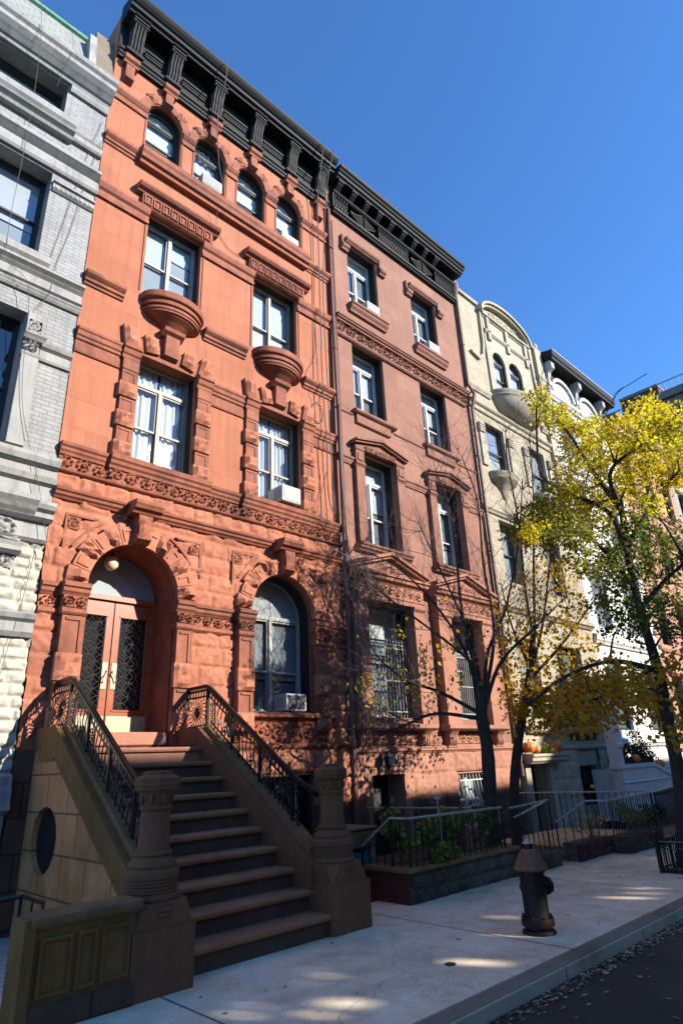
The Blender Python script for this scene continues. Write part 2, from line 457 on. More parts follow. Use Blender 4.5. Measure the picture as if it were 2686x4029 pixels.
def rock_wall(name, mat, parent, x0, x1, z0, z1, yf, course, bw, amp=0.05, res=0.028, seed=1, keep=None, joint=0.010):
    """rock-faced ashlar: a displaced sheet with real joints"""
    x = np.linspace(x0, x1, max(2, int((x1 - x0) / res)) + 1); z = np.linspace(z0, z1, max(2, int((z1 - z0) / res)) + 1)
    XX, ZZ = np.meshgrid(x, z)
    row = np.floor((ZZ - z0) / course).astype(int)
    rz = (ZZ - z0) - row * course
    off = ((row * 7919 + seed * 31) % 13) / 13.0 * bw
    wob = 1.0
    u = (XX - x0 + off) / (bw * wob)
    colm = np.floor(u).astype(int)
    ru = (u - colm) * bw
    d = np.minimum(np.minimum(rz, course - rz), np.minimum(ru, bw - ru))
    pil = np.clip((d - joint) / 0.022, 0, 1)
    pil = pil * pil * (3 - 2 * pil)
    bid = row * 131 + colm * 17
    def hs(k): return ((np.sin(bid * 12.9898 + k * 78.233 + seed) * 43758.5453) % 1.0)
    cxn = (ru / bw - .5) * 2; czn = (rz / course - .5) * 2
    fac = 9.0
    for k in range(4):                                   # broken planes meeting in arrises
        ang = 6.283 * hs(k); s = .35 + .75 * hs(k + 10)
        fac = np.minimum(fac, .75 + .35 * hs(k + 20) - s * (np.cos(ang) * cxn + np.sin(ang) * czn) * .6)
    rough = fbm(XX * 11 + bid * 3.1, ZZ * 13 + bid * 1.7, seed + 5, 4) - .47
    ridge = np.abs(fbm(XX * 5 + bid, ZZ * 6, seed + 9, 3) - .47)
    h = pil * amp * np.clip(fac + 1.1 * rough - 1.1 * ridge, .12, 1.4)
    h = np.where(d < joint, -0.008, h)
    Y = yf - h
    cx = (x[:-1] + x[1:]) / 2; cz = (z[:-1] + z[1:]) / 2
    mk = None
    if keep is not None:
        CX, CZ = np.meshgrid(cx, cz); mk = keep(CX, CZ)
    return grid_object(name, mat, parent, x, z, Y, mk)

def relief(name, mat, parent, x0, x1, z0, z1, yf, depth=0.05, res=0.012, seed=3, period=1.15):
    """carved rinceau: alternating scrolls with leaf lobes"""
    x = np.linspace(x0, x1, max(3, int((x1 - x0) / res)) + 1); z = np.linspace(z0, z1, max(3, int((z1 - z0) / res)) + 1)
    XX, ZZ = np.meshgrid(x, z)
    H = z1 - z0; P = H * period
    n = max(1, round((x1 - x0) / P)); P = (x1 - x0) / n
    k = np.clip(np.floor((XX - x0) / P), 0, n - 1)
    s = np.where(k % 2 == 0, 1.0, -1.0)
    dx = (XX - x0 - (k + .5) * P) / (P * .5); dz = (ZZ - (z0 + z1) / 2) / (H * .5) * s
    r = np.sqrt(dx * dx + dz * dz) + 1e-6; th = np.arctan2(dz, dx)
    sp = 0.5 + 0.5 * np.cos(2 * math.pi * r * 1.7 - th + k)
    leaf = 0.5 + 0.5 * np.cos(th * 7 + r * 5)
    body = np.clip(1.25 - r, 0, 1)
    h = np.where(r < .2, 1.0, sp * (.55 + .45 * leaf)) * np.clip(body * 3, 0.25, 1)
    h = h * (.65 + .6 * fbm(XX * 22, ZZ * 22, seed, 3))
    h = np.clip((h - .3) * 1.9, 0, 1)
    edge = np.minimum(np.minimum(ZZ - z0, z1 - ZZ), np.minimum(XX - x0, x1 - XX))
    h = np.where(edge < res * .6, 0, h)
    return grid_object(name, mat, parent, x, z, yf - depth * h)

def rockblock(mb, x0, x1, z0, z1, yf, p, seed, n=5, amp=None):
    """one rock-faced block standing p proud of yf"""
    amp = p * 0.55 if amp is None else amp
    rnd = random.Random(seed)
    nx = max(3, int((x1 - x0) / 0.06)); nz = max(3, int((z1 - z0) / 0.06))
    o = len(mb.v)
    for j in range(nz + 1):
        for i in range(nx + 1):
            e = 1.0 if 0 < i < nx and 0 < j < nz else 0.0
            mb.v.append((x0 + (x1 - x0) * i / nx, yf - p + amp * (1 - e) * .8 - amp * e * (rnd.random() - .5) * 1.1, z0 + (z1 - z0) * j / nz))
    for j in range(nz):
        for i in range(nx):
            a = o + j * (nx + 1) + i
            mb.f.append((a, a + 1, a + nx + 2, a + nx + 1))
    # sides back to the wall
    rim = [o + i for i in range(nx + 1)] + [o + j * (nx + 1) + nx for j in range(1, nz + 1)] + \
          [o + nz * (nx + 1) + i for i in range(nx - 1, -1, -1)] + [o + j * (nx + 1) for j in range(nz - 1, 0, -1)]
    b = len(mb.v)
    for k in rim:
        v = mb.v[k]; mb.v.append((v[0], yf + 0.02, v[2]))
    m = len(rim)
    for k in range(m):
        mb.f.append((rim[k], b + k, b + (k + 1) % m, rim[(k + 1) % m]))

def arch_loop(x0, x1, z0, zs, n=20):
    cx = (x0 + x1) / 2; r = (x1 - x0) / 2
    return [(x0, z0), (x1, z0)] + [(cx + r * math.cos(math.pi * k / n), zs + r * math.sin(math.pi * k / n)) for k in range(n + 1)]

def rect_loop(x0, x1, z0, z1): return [(x0, z0), (x1, z0), (x1, z1), (x0, z1)]

def wall(mb, outline, holes, yf, depth, back=0.35):
    loops = [outline] + holes
    flat = [p for l in loops for p in l]
    tri = geometry.tessellate_polygon([[Vector((p[0], p[1], 0)) for p in l] for l in loops])
    mb.add([(p[0], yf, p[1]) for p in flat], [tuple(t) for t in tri])
    for i, l in enumerate(loops):
        n = len(l); d = back if i == 0 else depth
        mb.add([(p[0], yf, p[1]) for p in l] + [(p[0], yf + d, p[1]) for p in l],
               [(k, (k + 1) % n, n + (k + 1) % n, n + k) for k in range(n)])
    return mb

def voussoir(mb, cx, cz, r0, r1, a0, a1, yf, p, seed=None, rock=False):
    """ring piece between angles a0..a1"""
    n = 4
    inner = [(cx + r0 * math.cos(a0 + (a1 - a0) * k / n), cz + r0 * math.sin(a0 + (a1 - a0) * k / n)) for k in range(n + 1)]
    outer = [(cx + r1 * math.cos(a0 + (a1 - a0) * k / n), cz + r1 * math.sin(a0 + (a1 - a0) * k / n)) for k in range(n + 1)]
    if not rock:
        mb.prism(inner + outer[::-1], yf - p, yf + 0.02, 'y'); return
    rnd = random.Random(seed); m = 4; o = len(mb.v)
    for j in range(m + 1):
        for i in range(n + 1):
            t = j / m; e = 0 < i < n and 0 < j < m
            x = inner[i][0] * (1 - t) + outer[i][0] * t; z = inner[i][1] * (1 - t) + outer[i][1] * t
            mb.v.append((x, yf - p * (1.0 + (rnd.random() - .4) * .7 if e else .62), z))
    for j in range(m):
        for i in range(n):
            a = o + j * (n + 1) + i; mb.f.append((a, a + 1, a + n + 2, a + n + 1))
    rim = [o + i for i in range(n + 1)] + [o + j * (n + 1) + n for j in range(1, m + 1)] + [o + m * (n + 1) + i for i in range(n - 1, -1, -1)] + [o + j * (n + 1) for j in range(m - 1, 0, -1)]
    b = len(mb.v)
    for k in rim: v = mb.v[k]; mb.v.append((v[0], yf + 0.02, v[2]))
    q = len(rim)
    for k in range(q): mb.f.append((rim[k], b + k, b + (k + 1) % q, rim[(k + 1) % q]))

def shelf(p, z0, z1):
    """plain projecting band"""
    return [(p, z0), (p, z1)]
def corn(p, z0, z1):
    """small cornice: stepped and curved profile, sloping top"""
    h = z1 - z0
    return [(p * .22, z0), (p * .28, z0 + .18 * h), (p * .5, z0 + .22 * h), (p * .52, z0 + .42 * h), (p * .72, z0 + .5 * h), (p * .95, z0 + .62 * h), (p, z0 + .66 * h), (p, z0 + .88 * h), (p * .85, z0 + .93 * h), (p * .1, z1)]

# ---- windows
def pane_quad(mb, x0, x1, z0, z1, y): mb.quad((x0, y, z0), (x1, y, z0), (x1, y, z1), (x0, y, z1))

def curtain_mesh(x0, x1, z0, z1, y, amp=0.03, n=60, seed=0, gather=True):
    mb = MB(); rnd = random.Random(seed); ph = rnd.random() * 6; o = len(mb.v)
    k1 = (8 + 4 * rnd.random()) / max(.3, x1 - x0)
    rows = 5
    for j in range(rows + 1):
        for i in range(n + 1):
            u = i / n; x = x0 + (x1 - x0) * u
            yy = y + amp * (math.sin(ph + u * (x1 - x0) * k1 * 6.28 / 2) + .5 * math.sin(ph * 2 + u * 37 + j * .3)) * (.7 + .3 * j / rows)
            mb.v.append((x, yy, z0 + (z1 - z0) * j / rows))
    for j in range(rows):
        for i in range(n):
            a = o + j * (n + 1) + i; mb.f.append((a, a + 1, a + n + 2, a + n + 1))
    return mb

def liner(house, x0, x1, z0, z1, y, mat='fr_dark', arch=False):
    """dark lining that puts shade into the colour of the inner reveal"""
    ya = .09; t = .014; m = MB()
    m.box(x0 - .004, x0 + t, ya, y + .02, z0, z1); m.box(x1 - t, x1 + .004, ya, y + .02, z0, z1)
    if arch:
        c = (x0 + x1) / 2; r = (x1 - x0) / 2; n = 16
        i_ = [(c + (r - t) * math.cos(math.pi * k / n), z1 + (r - t) * math.sin(math.pi * k / n)) for k in range(n + 1)]
        o_ = [(c + (r + .004) * math.cos(math.pi * k / n), z1 + (r + .004) * math.sin(math.pi * k / n)) for k in range(n + 1)]
        m.prism(i_ + o_[::-1], ya, y + .02, 'y')
    else: m.box(x0 + t, x1 - t, ya, y + .02, z1 - t, z1 + .004)
    return m.build('jamb_shade_lining', mat, house)

def window(house, x0, x1, z0, z1, y, frame='fr_dark', bays=2, top=0.0, arch=False, cur=None, glass='glass', mid=0.5, seed=0, fw=0.045, mull=0.07, line=False):
    """window set at depth y in its opening: frame > pane, sash, curtain. top = height of the transom light."""
    mb = MB()
    zs = z1 if not arch else z1                      # springing for arched heads
    r = (x1 - x0) / 2; cx = (x0 + x1) / 2
    d0, d1 = y, y + 0.09
    mb.box(x0 - .02, x0 + fw, d0, d1, z0, zs); mb.box(x1 - fw, x1 + .02, d0, d1, z0, zs)
    mb.box(x0 + fw, x1 - fw, d0, d1, z0 - .02, z0 + fw)
    if arch:
        n = 16
        ri = r - fw
        poly = [(cx + r * 1.03 * math.cos(math.pi * k / n), zs + r * 1.03 * math.sin(math.pi * k / n)) for k in range(n + 1)]
        poly += [(cx + ri * math.cos(math.pi * (n - k) / n), zs + ri * math.sin(math.pi * (n - k) / n)) for k in range(n + 1)]
        mb.prism(poly, d0 + .002, d1 - .002, 'y')
    else:
        mb.box(x0 + fw, x1 - fw, d0, d1, zs - fw, zs + .02)
    zt = zs - fw - top if top else zs - (0 if arch else fw)
    if top or arch:
        mb.box(x0 + fw, x1 - fw, d0 + .003, d1 - .003, zt - .035, zt + .035)
    xs = [x0 + fw + (x1 - x0 - 2 * fw) * i / bays for i in range(bays + 1)]
    for xm in xs[1:-1]:
        mb.box(xm - mull / 2, xm + mull / 2, d0 - .012, d1 - .006, z0 + fw, (zt - .035) if (top or arch) else zs - fw)
    fr = mb.build('window', frame, house)
    if line: liner(fr, x0, x1, z0, zs, y, 'black', arch)  # black lining paints the shade of the reveal
    sm = MB(); pn = MB()
    for i in range(bays):
        a = xs[i] + (mull / 2 if i else 0); b = xs[i + 1] - (mull / 2 if i < bays - 1 else 0)
        lo = z0 + fw; hi = (zt - .035) if (top or arch) else zs - fw
        zm = lo + (hi - lo) * mid
        t = .03
        for (sa, sb, sy) in ((lo, zm + .02, y + .05), (zm - .02, hi, y + .025)):   # lower sash sits behind the upper
            sm.box(a + .001, a + t, sy, sy + .03, sa, sb); sm.box(b - t, b - .001, sy, sy + .03, sa, sb)
            sm.box(a + t, b - t, sy, sy + .03, sa, sa + t * 1.2); sm.box(a + t, b - t, sy, sy + .03, sb - t * 1.2, sb)
            pane_quad(pn, a + t, b - t, sa + t, sb - t, sy + .016)
    if top: pane_quad(pn, x0 + fw, x1 - fw, zt + .03, zs - fw, y + .04)
    if arch:
        n = 14; ri = r - fw
        pts = [(cx + ri * math.cos(math.pi * k / n), y + .04, zs + .03 + (ri - .02) * math.sin(math.pi * k / n)) for k in range(n + 1)]
        pn.add(pts, [tuple(range(n + 1))])
    sm.build('sash', frame, fr)
    pn.build('pane', glass, fr)
    ztop = zs + (r * .97 if arch else 0)
    for c in (cur or []):
        kind, ca, cb, cza, czb = c                 # fractions of the opening
        X0 = x0 + (x1 - x0) * ca; X1 = x0 + (x1 - x0) * cb; Z0 = z0 + (ztop - z0) * cza; Z1 = z0 + (ztop - z0) * czb
        nm = 'curtain' if kind == 'curtain' else 'blind'
        if kind == 'curtain':
            curtain_mesh(X0 + .03, X1 - .03, Z0 + .02, Z1, y + .125, .02, seed=seed + int(ca * 10)).build(nm, 'curtain', fr, True)
        else:
            q = MB()
            if arch and czb > .99:
                n = 14; q.add([(cx + r * .98 * math.cos(math.pi * k / n), y + .105, zs + r * .98 * math.sin(math.pi * k / n)) for k in range(n + 1)] + [(x0 + .02, y + .105, Z0), (x1 - .02, y + .105, Z0)], [tuple(range(n + 1)) + (n + 1, n + 2)])
            else: pane_quad(q, X0 + .03, X1 - .03, Z0 + .02, Z1 - .02, y + .105 + .004 * (seed % 3))
            q.build(nm, {'blind': 'blind', 'grey': 'greyblind', 'screen': 'screen', 'white': 'curtain'}[kind], fr)
    return fr

def interior(house, x0, x1, z0, z1, y=1.5):
    mb = MB()
    mb.quad((x0, y, z0), (x1, y, z0), (x1, y, z1), (x0, y, z1))
    return mb.build('interior_wall', 'room', house)

def air_conditioner(x, y, z, w, h, d, label, dark=False, group=None):
    rt = root('air_conditioner', label, 'air conditioner', (x, y, z))
    b = MB(); b.bbox(x, x + w, y - d, y + .10, z, z + h, .015)
    b.build('casing', 'acwhite', rt)
    f = MB()
    f.box(x + .03, x + w - .03, y - d - .006, y - d + .01, z + .03, z + h - .03)
    g = f.build('grille', 'acdark' if dark else 'acgrey', rt)
    s = MB()
    n = 9
    for k in range(n):
        zz = z + .05 + (h - .1) * k / (n - 1)
        s.box(x + .04, x + w - .04, y - d - .012, y - d - .004, zz - .006, zz + .006)
    s.build('louvre', 'acdark' if dark else 'acwhite', g)
    v = MB()
    for k in range(5):
        v.box(x - .004, x + .004, y - d + .06 + .045 * k, y - d + .08 + .045 * k, z + .06, z + h - .06)
    v.build('side_vent', 'acgrey', rt)
    return rt

def strip(name, mat, segs, prof, parent, y=0.0):
    """one moulded course per segment, each its own object"""
    for a, b in segs:
        MB().mould(a, b, y, prof).build(name, mat, parent)
# ================================================================== RED HOUSE
red = root('row_house', 'tall orange-red row house with black bracketed cornice and wide stoop', 'row house', (5.85, 0, 0))
RX0, RX1 = 2.88, 8.80
W4 = [(3.69, 4.49), (4.83, 5.63), (5.97, 6.77), (7.13, 7.91)]
W3 = [(3.93, 5.13), (6.47, 7.72)]
W2 = [(4.00, 5.17), (6.60, 7.77)]
DOOR = (3.52, 4.99); GW = (6.48, 7.96)
mb = MB()
holes = [arch_loop(a, b, 13.50, 14.70) for a, b in W4] + [rect_loop(a, b, 10.0, 11.93) for a, b in W3] + [rect_loop(a, b, 6.49, 8.64) for a, b in W2]
wall(mb, rect_loop(RX0, RX1, 5.70, 17.0), holes, 0.0, 0.42, 9.0)
rw = mb.build('wall', 'red', red)
interior(red, RX0 + .05, RX1 - .05, -.3, 16.9)

# ground floor: rock faced ashlar around two arches
def keep_red(x, z):
    def inside(a, b, z0, zs):
        c = (a + b) / 2; r = (b - a) / 2
        return ((x > a - .01) & (x < b + .01) & (z > z0) & (z < zs)) | (((x - c) ** 2 + (z - zs) ** 2 < (r + .02) ** 2) & (z >= zs))
    return ~(inside(DOOR[0], DOOR[1], 2.0, 4.26) | inside(GW[0], GW[1], 2.5, 4.28))
rock_wall('stone_base', 'redrock', red, RX0, RX1, 1.98, 5.70, -0.02, 0.31, 0.52, 0.055, 0.028, 4, keep_red)
bk = MB()                                            # solid masonry behind the rock face, with the two openings
wall(bk, rect_loop(RX0, RX1, 1.98, 5.72), [arch_loop(DOOR[0], DOOR[1], 2.16, 4.26), arch_loop(GW[0], GW[1], 2.5, 4.28)], 0.012, 0.62, 0.7)
bk.build('masonry', 'redtrim', red)
mb = MB()
wall(mb, rect_loop(RX0, RX1, -.35, 1.98), [rect_loop(6.75, 7.85, .35, 1.5)], -0.035, 0.4, 0.5)
mb.build('foundation', 'darkbase', red)
rock_wall('foundation_course', 'redrock', red, 5.46, 6.72, 1.0, 1.93, -0.055, 0.44, 0.7, 0.05, 0.04, 12)
rock_wall('foundation_course', 'redrock', red, 7.88, 8.84, 1.0, 1.93, -0.055, 0.44, 0.7, 0.05, 0.04, 13)
rock_wall('foundation_course', 'redrock', red, 6.72, 7.88, 1.55, 1.93, -0.055, 0.44, 0.7, 0.05, 0.04, 14)
bwin = window(red, 6.75, 7.85, .35, 1.5, .22, 'fr_dark', 2, 0, line=True, seed=2, cur=[('white', 0.05, .5, 0, .7)])
g = MB()
for k in range(9): g.tube([(6.82 + .12 * k, -.0, .36), (6.82 + .12 * k, -.0, 1.49)], .011, 5)
g.box(6.76, 7.84, -.006, .012, .75, .78); g.box(6.76, 7.84, -.006, .012, 1.2, 1.23)
g.build('grille', 'iron', bwin)

# string courses (projection, profile)
strip('string_course', 'redtrim', [(2.885, 3.60), (5.27, 6.28), (7.86, 8.80)], corn(.14, 9.55, 9.83), red)
strip('string_course', 'redtrim', [(2.883, 3.92), (5.14, 6.46), (7.73, 8.81)], [(.05, 11.62), (.055, 11.68), (.03, 11.69), (.03, 11.80), (.075, 11.84), (.10, 11.92), (.10, 11.97), (.0, 12.01)], red)
strip('sill_course', 'redtrim', [(2.885, 3.62), (8.08, 8.81)], corn(.13, 13.05, 13.33), red)
strip('sill_course', 'redtrim', [(3.58, 8.02)], [(.12, 13.02), (.13, 13.09), (.19, 13.12), (.21, 13.2), (.24, 13.25), (.24, 13.36), (.2, 13.42), (0, 13.49)], red)
imp4 = [(RX0 + .005, 3.68)] + [(W4[i][1] + .01, W4[i + 1][0] - .01) for i in range(3)] + [(7.92, 8.8)]
strip('impost_course', 'redtrim', imp4, [(.04, 14.40), (.045, 14.46), (.02, 14.47), (.02, 14.55), (.05, 14.58), (.09, 14.64), (.09, 14.69), (0, 14.71)], red)
imp2 = [(RX0 + .005, 3.66), (5.5, 6.26), (8.1, 8.80)]
strip('impost_course', 'redtrim', imp2, [(.03, 8.14), (.04, 8.18), (.03, 8.2), (.03, 8.36), (.06, 8.38), (.065, 8.43), (.09, 8.45), (.10, 8.53), (.12, 8.55), (.12, 8.6), (0, 8.65)], red)
# thin raised edges beside the windows of the two upper floors
for a, b in W4:
    for x in (a - .045, b + .025): MB().box(x, x + .02, -.018, .01, 13.5, 14.39).build('jamb_bead', 'redtrim', red)
for a, b in W3:
    for x in (a - .06, b + .04): MB().box(x, x + .022, -.02, .01, 9.99, 11.6).build('jamb_bead', 'redtrim', red)

# fourth floor arches: voussoirs and keystone brackets
for i, (a, b) in enumerate(W4):
    c = (a + b) / 2; r = (b - a) / 2
    edges = [i_ * math.pi / 9 for i_ in range(10)]
    for k in range(9):
        if k == 4: continue
        rock = k in (2, 6)
        m = MB(); voussoir(m, c, 14.72, r + .002, r + (.24 if rock else .19), edges[k], edges[k + 1], 0, .055 if rock else .025, 50 + k + i * 9, rock); m.build('voussoir', 'redtrim', red)
BR = [3.17, 4.09, 5.23, 6.37, 7.51, 8.50]
for i, x in enumerate(BR):
    w = .13
    z0 = 15.08 if 0 < i < 5 else 15.0; mk = MB()
    mk.prism([(-.03, z0), (-.14, z0 + .05), (-.10, z0 + .2), (-.13, 15.45), (.02, 15.45), (.02, z0)], x - w * .7, x + w * .7, 'x')
    mk.mould(x - w * 1.25, x + w * 1.25, 0, [(.14, 15.45), (.15, 15.5), (.2, 15.54), (.22, 15.62), (0, 15.68)])
    mk.build('keystone', 'redtrim', red)

# third floor hoods with little square panels
for a, b in W3:
    c = (a + b) / 2; hw = .80
    m = MB()
    m.box(c - hw, c + hw, -.10, .02, 11.99, 12.27)
    m.mould(c - hw - .12, c + hw + .12, 0, [(.11, 12.265), (.13, 12.30), (.2, 12.33), (.24, 12.38), (.24, 12.43), (0, 12.5)])
    m.mould(a - .03, b + .03, 0, [(.05, 11.93), (.09, 11.955), (.12, 11.985)])
    n = 8
    for k in range(n):
        x0 = c - hw + .03 + k * (2 * hw - .06) / n; x1 = x0 + (2 * hw - .06) / n - .03
        for (p0, p1, q0, q1) in ((x0, x1, 12.225, 12.25), (x0, x1, 12.02, 12.045), (x0, x0 + .022, 12.045, 12.225), (x1 - .022, x1, 12.045, 12.225)):
            m.box(p0, p1, -.13, -.09, q0, q1)
        rockblock(m, x0 + .05, x1 - .05, 12.07, 12.2, -.10, .025, 9 + k)
    m.build('hood', 'redtrim', red)

# half round balconies under the third floor windows
for c in (4.57, 7.14):
    m = MB()
    prof = [(.10, 9.30), (.17, 9.33), (.20, 9.36), (.36, 9.45), (.50, 9.51), (.52, 9.53), (.57, 9.54), (.57, 9.58), (.60, 9.585), (.60, 9.63), (.575, 9.635), (.575, 9.67), (.63, 9.68), (.63, 9.73), (.60, 9.74), (.60, 9.78), (.665, 9.80), (.68, 9.82), (.68, 9.92), (.66, 9.95), (0.02, 9.985)]
    m.lathe(c, -0.0, prof, 44, math.pi, 2 * math.pi, .97, .64)
    m.build('balcony', 'redtrim', red)
    k = MB()
    k.mould(c - .21, c + .21, 0, [(.10, 9.16), (.14, 9.19), (.2, 9.23), (.22, 9.30), (0, 9.31)])
    k.prism([(-.06, 8.7), (-.13, 8.74), (-.15, 9.165), (.02, 9.165), (.02, 8.7)], c - .14, c + .14, 'x')
    k.build('keystone', 'redtrim', red)

# second floor: rusticated pilasters and fanned flat arches
for wi, (a, b) in enumerate(W2):
    for (p0, p1) in ((a - .31, a - .005), (b + .005, b + .31)):
        m = MB()
        m.box(p0 + .02, p1, -.07, .02, 6.45, 8.15)
        m.box(p0 + .01, p1, -.085, .02, 8.15, 8.36)
        m.mould(p0 - .02, p1 + .0, 0, [(.09, 8.36), (.10, 8.42), (.13, 8.45), (.15, 8.53), (.18, 8.55), (.18, 8.61), (.08, 8.65)])
        for j, (z0, z1) in enumerate(((6.46, 6.74), (7.03, 7.31), (7.6, 7.88))):
            mr = MB(); rockblock(mr, p0 - .02, p1, z0, z1, -.02, .13, 7 * j + wi, amp=.06); mr.build('rock_block', 'redrock', red)
        for z0, z1 in ((6.78, 6.99), (7.35, 7.56), (7.92, 8.11)):   # sunk panels: raised rims
            m.box(p0 + .06, p1 - .05, -.082, -.06, z1 - .03, z1); m.box(p1 - .075, p1 - .05, -.082, -.06, z0, z1 - .03)
        m.build('pilaster', 'redtrim', red)
    c = (a + b) / 2
    # fan: piece boundaries at the soffit and at the top edge
    lo = [a - .30, a + .01, a + .10, a + .36, c - .14, c + .14, b - .36, b - .10, b - .01, b + .30]
    hi = [a - .36, a - .08, a + .05, a + .31, c - .15, c + .15, b - .31, b - .05, b + .08, b + .36]
    zb = [8.65, 8.64, 8.66, 8.71, 8.74, 8.74, 8.71, 8.66, 8.64, 8.65]
    for k in range(9):
        if k == 4: continue
        rock = k in (0, 2, 6, 8)
        zt = 9.06 if k in (0, 8) else (9.02 if rock else 8.93)
        top0, top1 = hi[k], hi[k + 1]
        poly = [(lo[k], zb[k]), (lo[k + 1], zb[k + 1]), (top1, zt), (top0, zt)]
        if rock:
            mr = MB(); o = len(mr.v); rnd = random.Random(k + wi * 9); nn = 4
            for j in range(nn + 1):
                for i in range(nn + 1):
                    u, t = i / nn, j / nn
                    x = (poly[0][0] * (1 - u) + poly[1][0] * u) * (1 - t) + (poly[3][0] * (1 - u) + poly[2][0] * u) * t
                    z = (poly[0][1] * (1 - u) + poly[1][1] * u) * (1 - t) + (poly[3][1] * (1 - u) + poly[2][1] * u) * t
                    e = 0 < i < nn and 0 < j < nn
                    mr.v.append((x, -(.12 + (rnd.random() * .05 if e else -.03)), z))
            for j in range(nn):
                for i in range(nn):
                    q = o + j * (nn + 1) + i; mr.f.append((q, q + 1, q + nn + 2, q + nn + 1))
            mr.prism(poly, -.088, .02, 'y'); mr.build('voussoir', 'redrock', red)
        else:
            ms = MB(); ms.prism(poly, -.035, .02, 'y'); ms.build('voussoir', 'redtrim', red)
    ms = MB(); ms.prism([(a - .02, 8.60), (b + .02, 8.60), (b + .02, 8.655), (c + .13, 8.745), (c - .13, 8.745), (a - .02, 8.655)], -.03, .40, 'y')
    ms.build('lintel_soffit', 'redtrim', red)

# carved band and sills under the second floor windows
strip('sill_course', 'redtrim', [(RX0 + .004, RX1 + .03)], [(.05, 6.23), (.06, 6.27), (.085, 6.3), (.09, 6.34), (.12, 6.37), (.13, 6.42), (0, 6.45)], red, y=-.01)
strip('window_sill', 'redtrim', [(3.64, 5.50), (6.22, 8.10)], [(.12, 6.20), (.13, 6.25), (.16, 6.28), (.17, 6.33), (.20, 6.36), (.21, 6.44), (.08, 6.5)], red)
relief('carved_frieze', 'redtrim', red, RX0 + .01, 3.66, 5.995, 6.235, -.03, .06, .012, 3)
relief('carved_frieze', 'redtrim', red, 3.66, 5.48, 5.985, 6.21, -.09, .06, .012, 5)
relief('carved_frieze', 'redtrim', red, 5.48, 6.24, 5.995, 6.235, -.03, .06, .012, 7)
relief('carved_frieze', 'redtrim', red, 6.24, 8.08, 5.985, 6.21, -.09, .06, .012, 9)
relief('carved_frieze', 'redtrim', red, 8.08, 8.80, 5.995, 6.235, -.03, .06, .012, 11)
for bx in ((3.66, 5.48, -.085, .02, 5.98, 6.215), (6.24, 8.08, -.085, .02, 5.98, 6.215), (RX0 + .008, 8.802, -.028, .02, 5.99, 6.24)):
    MB().box(*bx).build('frieze_panel', 'redtrim', red)
strip('band_moulding', 'redtrim', [(RX0 + .002, RX1 + .01)], [(.05, 5.93), (.08, 5.95), (.09, 5.98), (.03, 6.0)], red, y=-.02)
rock_wall('stone_course', 'redrock', red, RX0 + .001, RX1 + .002, 5.655, 5.935, -.03, .285, .40, .06, .025, 21)
strip('hood_course', 'redtrim', [(RX0 + .003, 4.0), (4.46, 6.98), (7.44, RX1 + .04)], [(.05, 5.50), (.07, 5.53), (.10, 5.55), (.11, 5.59), (.14, 5.61), (.15, 5.645), (.02, 5.67)], red, y=-.02)

# door and window arch: voussoirs, keystone, capitals, pilasters
def arch_set(a, b, zs, seed):
    c = (a + b) / 2; r = (b - a) / 2
    m = MB(); n = 13
    E_ = [math.pi * k / n for k in range(n + 1)]
    for k in range(n):
        if k == 6: continue
        rock = k % 2 == 0
        m = MB(); voussoir(m, c, zs, r + .004, r + (.33 if rock else .29), E_[k] + .004, E_[k + 1] - .004, -.02, .16 if rock else .11, seed + k, rock)
        if not rock:                                   # raised rim lines of the sunk panels
            voussoir(m, c, zs, r + .22, r + .25, E_[k] + .05, E_[k + 1] - .05, -.02, .128)
            voussoir(m, c, zs, r + .06, r + .22, E_[k + 1] - .085, E_[k + 1] - .05, -.02, .128)
        m.build('voussoir', 'redrock', red)
    m = MB()
    m.prism([(-.2, zs + r + .0), (-.30, zs + r + .06), (-.24, zs + r + .2), (-.30, 5.40), (-.28, 5.47), (.0, 5.47), (.0, zs + r)], c - .115, c + .115, 'x')
    rockblock(m, c - .10, c + .10, zs + r + .08, 5.42, -.26, .06, seed + 40)
    m.mould(c - .24, c + .24, 0, [(.30, 5.465), (.32, 5.50), (.38, 5.53), (.40, 5.57), (.42, 5.60), (.42, 5.66), (.02, 5.70)])
    m.build('keystone', 'redtrim', red)
    # spandrel ornaments
    for sgn in (-1, 1):
        s = MB()
        X = lambda d: c + sgn * d
        A, B, C_ = (X(1.16), 5.30), (X(.72), 5.30), (X(1.16), 4.72)
        t = .035
        s.prism([(X(1.16), 5.30), (X(.66), 5.30), (X(.72), 5.265), (X(1.125), 5.265)], -.075, .0, 'y')
        s.prism([(X(1.16), 5.30), (X(1.16), 4.66), (X(1.125), 4.75), (X(1.125), 5.265)], -.0755, .0, 'y')
        arcp = [(X((r + .40) * math.cos(t_)), zs + (r + .40) * math.sin(t_)) for t_ in [R(28 + 4 * k) for k in range(9)]]
        arcq = [(X((r + .435) * math.cos(t_)), zs + (r + .435) * math.sin(t_)) for t_ in [R(28 + 4 * k) for k in range(9)]]
        s.prism(arcp + arcq[::-1], -.07, .0, 'y')
        s.build('spandrel_frame', 'redtrim', red)
        x0, x1 = sorted((X(1.12), X(.93)))
        relief('spandrel_ornament', 'redtrim', red, x0, x1, 5.06, 5.26, -.06, .05, .012, seed + 3)
arch_set(DOOR[0], DOOR[1], 4.26, 100)
arch_set(GW[0], GW[1], 4.28, 200)
